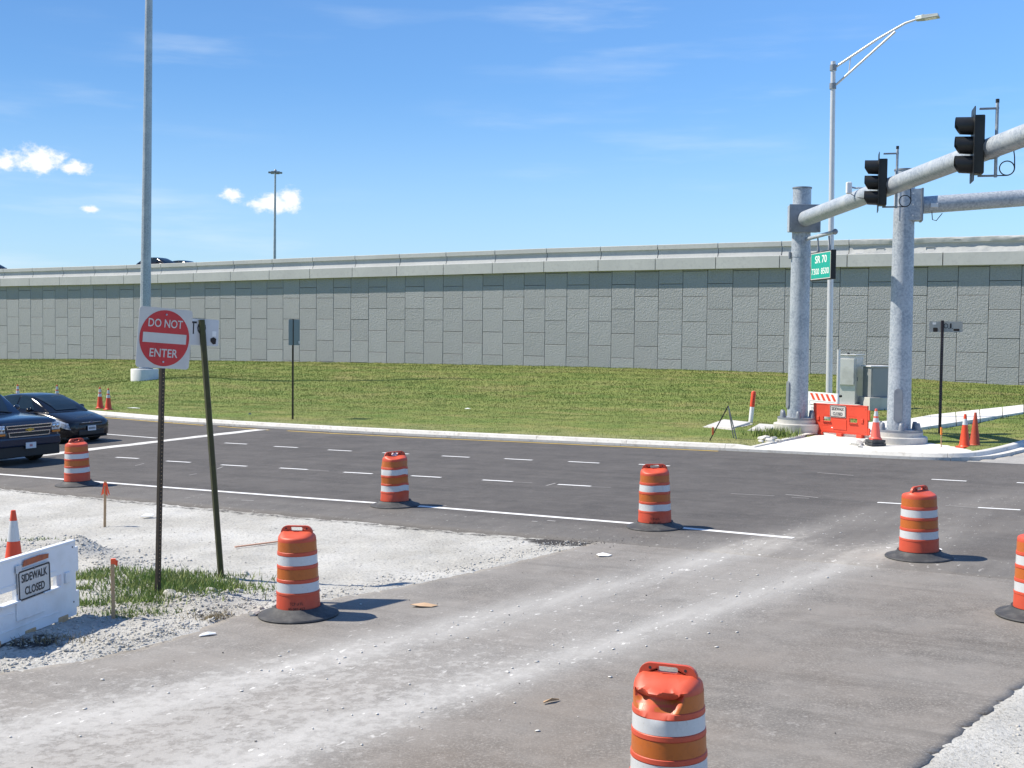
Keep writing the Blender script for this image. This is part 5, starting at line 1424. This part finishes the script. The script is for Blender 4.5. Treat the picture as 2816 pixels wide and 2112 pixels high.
MB().box((0, 0, h - .08), (.045, .03, .2)).build('painted_tip', mat('tip_orange', (.75, .25, .04), .6), t)


# litter
def litter(name, label, px, py, poly, m, ground='road', rz=0, lift=.012):
    p = {'road': zfix, 'gravel': gravel_at, 'verge': verge_pt}[ground](px, py); mb = MB(); n = len(poly)
    vs = [(x, y, lift + .02 * mnoise.noise(Vector((x * 9, y * 9, px)))) for x, y in poly] + [(0, 0, lift + .03)]
    vs2 = [(x, y, z - .006) for x, y, z in vs]
    fs = [(i, (i + 1) % n, n) for i in range(n)]; fs += [tuple(q + n + 1 for q in reversed(f)) for f in fs] + [(i, i + n + 1, (i + 1) % n + n + 1, (i + 1) % n) for i in range(n)]
    o = mb.add(vs + vs2, fs).build(name, M[m], None, p); o.rotation_euler = (0, 0, rz); tag(o, label, 'litter')


litter('paper_cup', 'flattened white paper cup on the asphalt past the gravel point', 1658, 1527, [(-.10, -.1), (.04, -.11), (.11, -.08), (.11, .05), (.04, .1), (-.08, .06)], 'paper', rz=.3)
litter('cardboard_scrap', 'torn brown cardboard scrap on the ramp beyond the lettered drum', 1167, 1666, [(-.17, -.05), (-.05, -.09), (.09, -.08), (.17, -.02), (.08, .03), (.04, .12), (-.06, .10), (-.1, .03)], 'cardboard')
litter('paper_scrap', 'white paper scrap on the ramp below the survey stakes', 571, 1747, [(-.09, -.05), (.02, -.03), (.09, .01), (.08, .05), (-.02, .03), (-.08, -.0)], 'paper', rz=.15)
litter('wood_sliver', 'pale wood sliver on the ramp near the dented drum', 1518, 1932, [(-.09, -.03), (-.02, .0), (.08, .04), (.085, .055), (-.01, .03), (-.08, -.0)], 'wood', rz=.25)
litter('paper_cone', 'crumpled white and grey paper on the gravel behind the sign', 405, 1420, [(-.13, -.08), (.02, -.11), (.10, -.06), (.12, .04), (.05, .1), (-.04, .04)], 'paper', 'gravel', rz=.4, lift=.05)
litter('white_wrapper', 'white wrapper lying in the grass below the wall', 1286, 1131, [(-.12, -.1), (.08, -.1), (.13, .02), (.02, .12), (-.1, .08)], 'paper', 'verge', lift=.11)
litter('purple_wrapper', 'small purple wrapper in the grass by the kerb', 687, 1147, [(-.06, -.05), (.06, -.05), (.05, .06), (-.04, .05)], 'blue_lens', 'verge', lift=.12)
litter('pale_plank', 'short pale plank lying in the grass behind the cones', 368, 1126, [(-.3, -.05), (.3, -.05), (.3, .04), (-.3, .05)], 'plate_old', 'verge', rz=-.3, lift=.06)


# ------------------------------------------------------------------ vehicles
def lin(tab, x):
    a = np.array(tab); o = np.argsort(a[:, 0]); a = a[o]; return [float(np.interp(x, a[:, 0], a[:, i])) for i in range(1, a.shape[1])]


class Car:
    """lofted body; x forward with the nose at 0, y to the left, z up"""
    def __init__(s, body, roof, t, paint):
        s.body, s.roof, s.t, s.paint = body, roof, t, paint
    def bsec(s, x):       # (w, z0, zt, crown)
        w, z0, zt, cr = lin(s.body, x); h = zt - z0
        return [(0, z0), (w * .82, z0), (w * .95, z0 + .06 * h), (w, z0 + .30 * h), (w, z0 + .62 * h), (w * .975, z0 + .86 * h), (w * .93, zt - .02), (w * .80, zt + cr * .45), (w * .45, zt + cr * .85), (0, zt + cr)]
    def rsec(s, x):       # (half width at belt, belt z, half width at roof, roof z)
        wb, zb, wr, zr = lin(s.roof, x); k = [(0., 0.), (.35, .30), (.72, .70), (.90, .90)]
        return [(wb + .0, zb - .03)] + [(wb + (wr - wb) * a, zb + (zr - zb) * b) for a, b in k[1:]] + [(wr * .93, zb + (zr - zb) * .98), (wr * .6, zr + .015 * (zr - zb > .1)), (0, zr + .025 * (zr - zb > .1))]
    def loft(s, sec, xs, name, m, close=True):
        mb = MB(); n = len(sec(xs[0])); vs = []
        for x in xs:
            p = sec(x); vs += [(x, y, z) for y, z in p] + [(x, -y, z) for y, z in reversed(p[1:-1] if p[0][0] == 0 else p[:-1])]
        k = len(vs) // len(xs)
        fs = [(i * k + j, i * k + (j + 1) % k, (i + 1) * k + (j + 1) % k, (i + 1) * k + j) for i in range(len(xs) - 1) for j in range(k)]
        if close: fs += [tuple(range(k)), tuple((len(xs) - 1) * k + j for j in reversed(range(k)))]
        return mb.add(vs, fs).build(name, m, s.t, sm=48)
    def surf(s, sec, x, t):
        p = np.array(sec(x)); d = np.concatenate([[0], np.cumsum(np.hypot(*np.diff(p, axis=0).T))]); d /= d[-1]
        return Vector((x, float(np.interp(t, d, p[:, 0])), float(np.interp(t, d, p[:, 1]))))
    def patch(s, sec, quad, name, m, side=1, off=.008, n=8, parent=None, both=False):
        """quad: four (x,t) corners in order; laid on the loft surface, lifted by off"""
        (x0, t0), (x1, t1), (x2, t2), (x3, t3) = quad; vs = []; mb = MB()
        for i in range(n + 1):
            for j in range(n + 1):
                a, b = i / n, j / n; x = (x0 * (1 - a) + x1 * a) * (1 - b) + (x3 * (1 - a) + x2 * a) * b; t = (t0 * (1 - a) + t1 * a) * (1 - b) + (t3 * (1 - a) + t2 * a) * b
                p = s.surf(sec, x, t); e = .004; px = s.surf(sec, x + e, t) - p; pt = s.surf(sec, x, min(1, t + e)) - s.surf(sec, x, max(0, t - e)); nn = px.cross(pt)
                if nn.length > 0: nn.normalize()
                if nn.z < -.2 or (abs(nn.z) < .5 and nn.y < 0): nn = -nn
                if nn.z < 0 and abs(nn.z) > .5: nn = -nn
                p = p + nn * off; vs.append((p.x, p.y * side, p.z))
        k = n + 1; mb.add(vs, [(i * k + j, i * k + j + 1, (i + 1) * k + j + 1, (i + 1) * k + j) for i in range(n) for j in range(n)])
        return mb.build(name, m, parent or s.t, sm=True)


def wheels(t, xs, y, r, w=.22):
    for x in xs:
        for sd in (-1, 1):
            e = bpy.data.objects.new('wheel', None); C.objects.link(e); e.parent = t; e.location = (x, sd * y, r); e.rotation_euler = (R(90), 0, 0)
            MB().lathe([(r * .62, -w / 2), (r * .93, -w / 2), (r, -w * .35), (r, w * .35), (r * .93, w / 2), (r * .62, w / 2)], 32, cap=False).build('tyre', M['tyre'], e, sm=40)
            q = MB().lathe([(r * .62, -w * .4), (r * .62, w * .4)], 32, cap=False); q.lathe([(.01, sd * -w * .30), (r * .25, sd * -w * .34), (r * .60, sd * -w * .28)], 32, cap=False); q.build('rim', M['rim'], e, sm=40)


def mirror(t, x, y, z, m):
    for sd in (-1, 1):
        mb = MB(); b = bmesh.new(); bmesh.ops.create_icosphere(b, subdivisions=2, radius=1)
        vs = [(x + v.co.x * .07, sd * (y + .12) + v.co.y * .11, z + v.co.z * .075) for v in b.verts]; fs = [tuple(v.index for v in f.verts) for f in b.faces]; b.free()
        mb.add(vs, fs); mb.box((x, sd * (y + .02), z - .04), (.05, .12, .04)); mb.build('mirror', m, t, sm=40)


def sedan(label, s, w, z0, heading, paint, z_=None, name='car', emblem=True):
    x, y = sw(s, w); t = thing(name, label, 'car', (x, y, z0 if z_ is None else z_), heading, tilt=z_ is None)
    body = [(0, .60, .24, .62, .02), (-.05, .70, .20, .66, .03), (-.16, .80, .18, .70, .04), (-.40, .87, .18, .765, .05), (-.75, .905, .19, .85, .05), (-1.10, .91, .20, .92, .035), (-1.45, .91, .20, .955, .01), (-2.4, .915, .20, .97, .0), (-3.4, .91, .20, .985, .0), (-4.0, .89, .22, .99, .01), (-4.3, .82, .26, .95, .01), (-4.40, .74, .32, .88, .0)]
    roof = [(-1.02, .74, .93, .72, .935), (-1.25, .78, .95, .70, 1.08), (-1.55, .81, .955, .66, 1.24), (-1.95, .83, .96, .60, 1.395), (-2.3, .84, .965, .575, 1.45), (-2.75, .845, .97, .57, 1.465), (-3.2, .84, .975, .56, 1.44), (-3.6, .82, .98, .57, 1.36), (-4.0, .78, .98, .62, 1.17), (-4.25, .74, .97, .68, 1.0)]
    c = Car(body, roof, t, paint)
    c.loft(c.bsec, [0, -.05, -.16, -.28, -.4, -.58, -.75, -.92, -1.1, -1.28, -1.45, -2, -2.4, -2.9, -3.4, -3.7, -4.0, -4.3, -4.4], 'body', paint)
    c.loft(c.rsec, [-1.02, -1.12, -1.25, -1.4, -1.55, -1.75, -1.95, -2.12, -2.3, -2.5, -2.75, -3, -3.2, -3.4, -3.6, -3.8, -4, -4.12, -4.25], 'roof', paint)
    for sd in (1, -1): pass
    # windscreen: both halves of the front slope in one mesh
    def screen(xa, xb, nm, tt=.74):
        mb = MB(); n = 10; vs = []; cols = 11
        for i in range(n + 1):
            x = xa + (xb - xa) * i / n
            for j in range(cols):
                q = (j / (cols - 1)) * 2 - 1; p = c.surf(c.rsec, x, 1 - abs(q) * (1 - tt)); vs.append((p.x + (.012 if xa > xb else -.012) , p.y * (1 if q >= 0 else -1), p.z + .012))
        mb.add(vs, [(i * cols + j, i * cols + j + 1, (i + 1) * cols + j + 1, (i + 1) * cols + j) for i in range(n) for j in range(cols - 1)]); return mb.build(nm, M['glass'], t, sm=True)
    screen(-1.10, -1.98, 'windscreen', .50); screen(-4.15, -3.5, 'rear_window', .5)
    for sd in (-1, 1):
        c.patch(c.rsec, [(-1.62, .10), (-2.45, .10), (-2.45, .50), (-2.02, .50)], 'side_window', M['glass'], sd); c.patch(c.rsec, [(-2.52, .10), (-3.35, .10), (-3.28, .48), (-2.52, .50)], 'side_window', M['glass'], sd)
        c.patch(c.bsec, [(-.05, .50), (-.60, .545), (-.82, .625), (-.12, .60)], 'headlight', M['lens'], sd, .012)
        c.patch(c.bsec, [(-.62, .55), (-.74, .565), (-.84, .62), (-.76, .61)], 'turn_signal', M['amberlens'], sd, .013, 3)
        c.patch(c.bsec, [(-.12, .30), (-.30, .30), (-.30, .42), (-.12, .42)], 'fog_lamp_recess', M['car_dark'], sd, .006, 4)
    MB().box((-.02, 0, .32), (.12, .96, .17)).build('lower_grille', M['car_dark'], t, bevel=.03)
    MB().box((-.045, 0, .60), (.12, .86, .06)).build('upper_grille', M['car_dark'], t, bevel=.015)
    MB().box((.012, 0, .635), (.02, .72, .012)).build('grille_bar', M['chrome'], t, bevel=.003)
    if emblem:
        X = Matrix.Translation((.022, 0, .635)) @ Matrix.Rotation(R(90), 4, 'Z')
        MB().prism([(a, b * .42) for a, b in circle(.075, 24)], -.006, .006, X).build('emblem_rim', M['chrome'], t); MB().prism([(a, b * .40) for a, b in circle(.066, 24)], -.008, .0, X).build('emblem', M['blue_lens'], t)
    pl = MB().box((.045, 0, .455), (.012, .31, .155)).build('licence_plate', M['plate'], t, bevel=.003)
    mb = MB()
    for k in range(6): mb.box((.0525, -.105 + k * .042, .455), (.002, .022, .06))
    mb.build('plate_characters', M['stain'], pl)
    mirror(t, -1.62, .86, 1.03, paint); wheels(t, (-.86, -3.50), .80, .325)
    MB().box((-2.2, 0, .2), (4.0, 1.55, .1)).build('underbody', M['car_dark'], t)
    return t


def suv(label, s, w, heading, paint):
    x, y = sw(s, w); t = thing('suv', label, 'car', (x, y, float(gz(x))), heading, tilt=True)
    body = [(0, .86, .46, 1.06, .02), (-.04, .94, .42, 1.10, .03), (-.14, .985, .40, 1.14, .04), (-.5, 1.0, .40, 1.17, .05), (-1.0, 1.005, .40, 1.20, .05), (-1.45, 1.005, .40, 1.235, .03), (-1.8, 1.005, .40, 1.25, .0), (-3.5, 1.005, .40, 1.27, 0), (-4.8, 1.0, .42, 1.27, 0), (-5.1, .96, .46, 1.25, 0)]
    roof = [(-1.38, .84, 1.22, .82, 1.225), (-1.7, .90, 1.24, .78, 1.48), (-2.05, .93, 1.25, .74, 1.74), (-2.35, .935, 1.25, .72, 1.86), (-2.8, .94, 1.25, .715, 1.90), (-4.2, .94, 1.26, .715, 1.90), (-4.8, .93, 1.26, .71, 1.85), (-5.05, .92, 1.25, .75, 1.45)]
    c = Car(body, roof, t, paint)
    c.loft(c.bsec, [0, -.04, -.14, -.3, -.5, -.75, -1, -1.2, -1.45, -1.8, -2.6, -3.5, -4.2, -4.8, -5.1], 'body', paint)
    c.loft(c.rsec, [-1.38, -1.55, -1.7, -1.88, -2.05, -2.2, -2.35, -2.55, -2.8, -3.5, -4.2, -4.5, -4.8, -5.05], 'roof', paint)
    mb = MB(); n = 10; cols = 11; vs = []
    for i in range(n + 1):
        xx = -1.44 + (-2.22 + 1.44) * i / n
        for j in range(cols):
            q = (j / (cols - 1)) * 2 - 1; p = c.surf(c.rsec, xx, 1 - abs(q) * .52); vs.append((p.x + .012, p.y * (1 if q >= 0 else -1), p.z + .012))
    mb.add(vs, [(i * cols + j, i * cols + j + 1, (i + 1) * cols + j + 1, (i + 1) * cols + j) for i in range(n) for j in range(cols - 1)]).build('windscreen', M['glass'], t, sm=True)
    mb = MB()
    for y0 in (-.05, .55): mb.path([(-1.40, y0, 1.27), (-1.46, y0 - .5, 1.34)], .012, 5)
    mb.build('wiper', M['black'], t)
    for sd in (-1, 1):
        for xa, xb in ((-1.98, -2.75), (-2.82, -3.7), (-3.78, -4.7)): c.patch(c.rsec, [(xa, .1), (xb, .1), (xb, .50), (xa - (.32 if xa > -2 else 0), .50)], 'side_window', M['glass'], sd)
    for z0, z1, wd in ((.935, 1.035, .66), (.735, .865, .60)):
        X = Matrix.Translation((.03, 0, 0)) @ Matrix.Rotation(R(90), 4, 'Z')
        o_ = [(-wd, z0 + .0), (wd, z0), (wd + .03, z1), (-wd - .03, z1)]; ins = .022
        i_ = [(-wd + ins, z0 + ins), (wd - ins, z0 + ins), (wd + .03 - ins, z1 - ins), (-wd - .03 + ins, z1 - ins)]
        MB().prism(i_, .01, .03, X).build('grille', M['car_dark'], t); MB().ring(o_, i_, -.012, .03, X).build('grille_frame', M['chrome'], t)
    MB().box((.005, 0, .90), (.05, 1.36, .08)).build('grille_bar', paint, t, bevel=.01)
    X = Matrix.Translation((.045, 0, .90)) @ Matrix.Rotation(R(90), 4, 'Z')
    MB().prism([(-.13, -.012), (-.05, -.012), (-.06, -.042), (.04, -.042), (.05, -.012), (.12, -.012), (.135, .022), (.055, .022), (.06, .045), (-.035, .045), (-.045, .022), (-.115, .022)], -.012, .01, X).build('emblem', M['gold'], t)
    for sd in (-1, 1):
        hl = MB().box((-.01, sd * .82, .945), (.06, .24, .20)).build('headlight', M['lens'], t, bevel=.02)
        MB().box((-.10, sd * .955, .945), (.16, .05, .19)).build('headlight_side', M['lens'], t, bevel=.01)
        for k in (-1, 1):
            q = MB().lathe([(.055, 0), (.05, .01), (.02, .02)], 16); q.v = [(.022 + v[2], sd * .82 + k * .058 + v[0], .95 + v[1]) for v in q.v]; q.build('projector', M['chrome'], hl, sm=True)
        MB().box((0.0, sd * .83, .81), (.06, .25, .055)).build('turn_signal', M['amberlens'], t, bevel=.01)
    MB().box((-.02, 0, .60), (.16, 1.90, .25)).build('bumper', paint, t, bevel=.05, seg=3)
    MB().box((-.05, 0, .36), (.14, 1.86, .30)).build('air_dam', M['car_dark'], t, bevel=.02)
    pl = MB().box((.078, .0, .50), (.012, .31, .155)).build('licence_plate', M['plate'], t, bevel=.003)
    mb = MB()
    for k in range(3): mb.box((.0855, -.03 + k * .03, .50), (.002, .018, .06))
    mb.build('plate_characters', mat('plate_red', (.35, .05, .06), .6), pl)
    mirror(t, -1.95, .98, 1.36, paint); wheels(t, (-.98, -3.95), .86, .40, .27)
    MB().box((-2.5, 0, .42), (4.6, 1.7, .1)).build('underbody', M['car_dark'], t)
    return t


suv('dark blue SUV with a gold emblem stopped at the stop line', -27.2, 20.6, -TH, M['car_blue'])
x, y = sw(-30.8, 25.55)
sedan('black sedan with an oval emblem stopped at the stop line beyond the SUV', -30.8, 25.55, float(gz(x)), -TH, M['car_black'])
zd = wall_top(-76) - 1.0
def on_deck(px, w): 
    d = ray(px, 720); t_ = w / (d.x * V.x + d.y * V.y); return to_sw(d.x * t_, d.y * t_)[0]
sedan('dark car on the overpass with the tall pole standing before its roof', on_deck(492, 74.2), 74.2, 0, -TH, M['car_black'], z_=wall_top(-80) - .615, emblem=False)
sedan('dark low car on the overpass with its roof just clear of the tall pole', on_deck(538, 77.5), 78.5, 0, -TH, M['car_black'], z_=wall_top(-80) - .615, emblem=False)
sedan('dark blue car roof showing over the low end of the overpass parapet', on_deck(22, 74.5), 74.5, 0, -TH, M['car_blue'], z_=wall_top(-98) - .615, emblem=False)
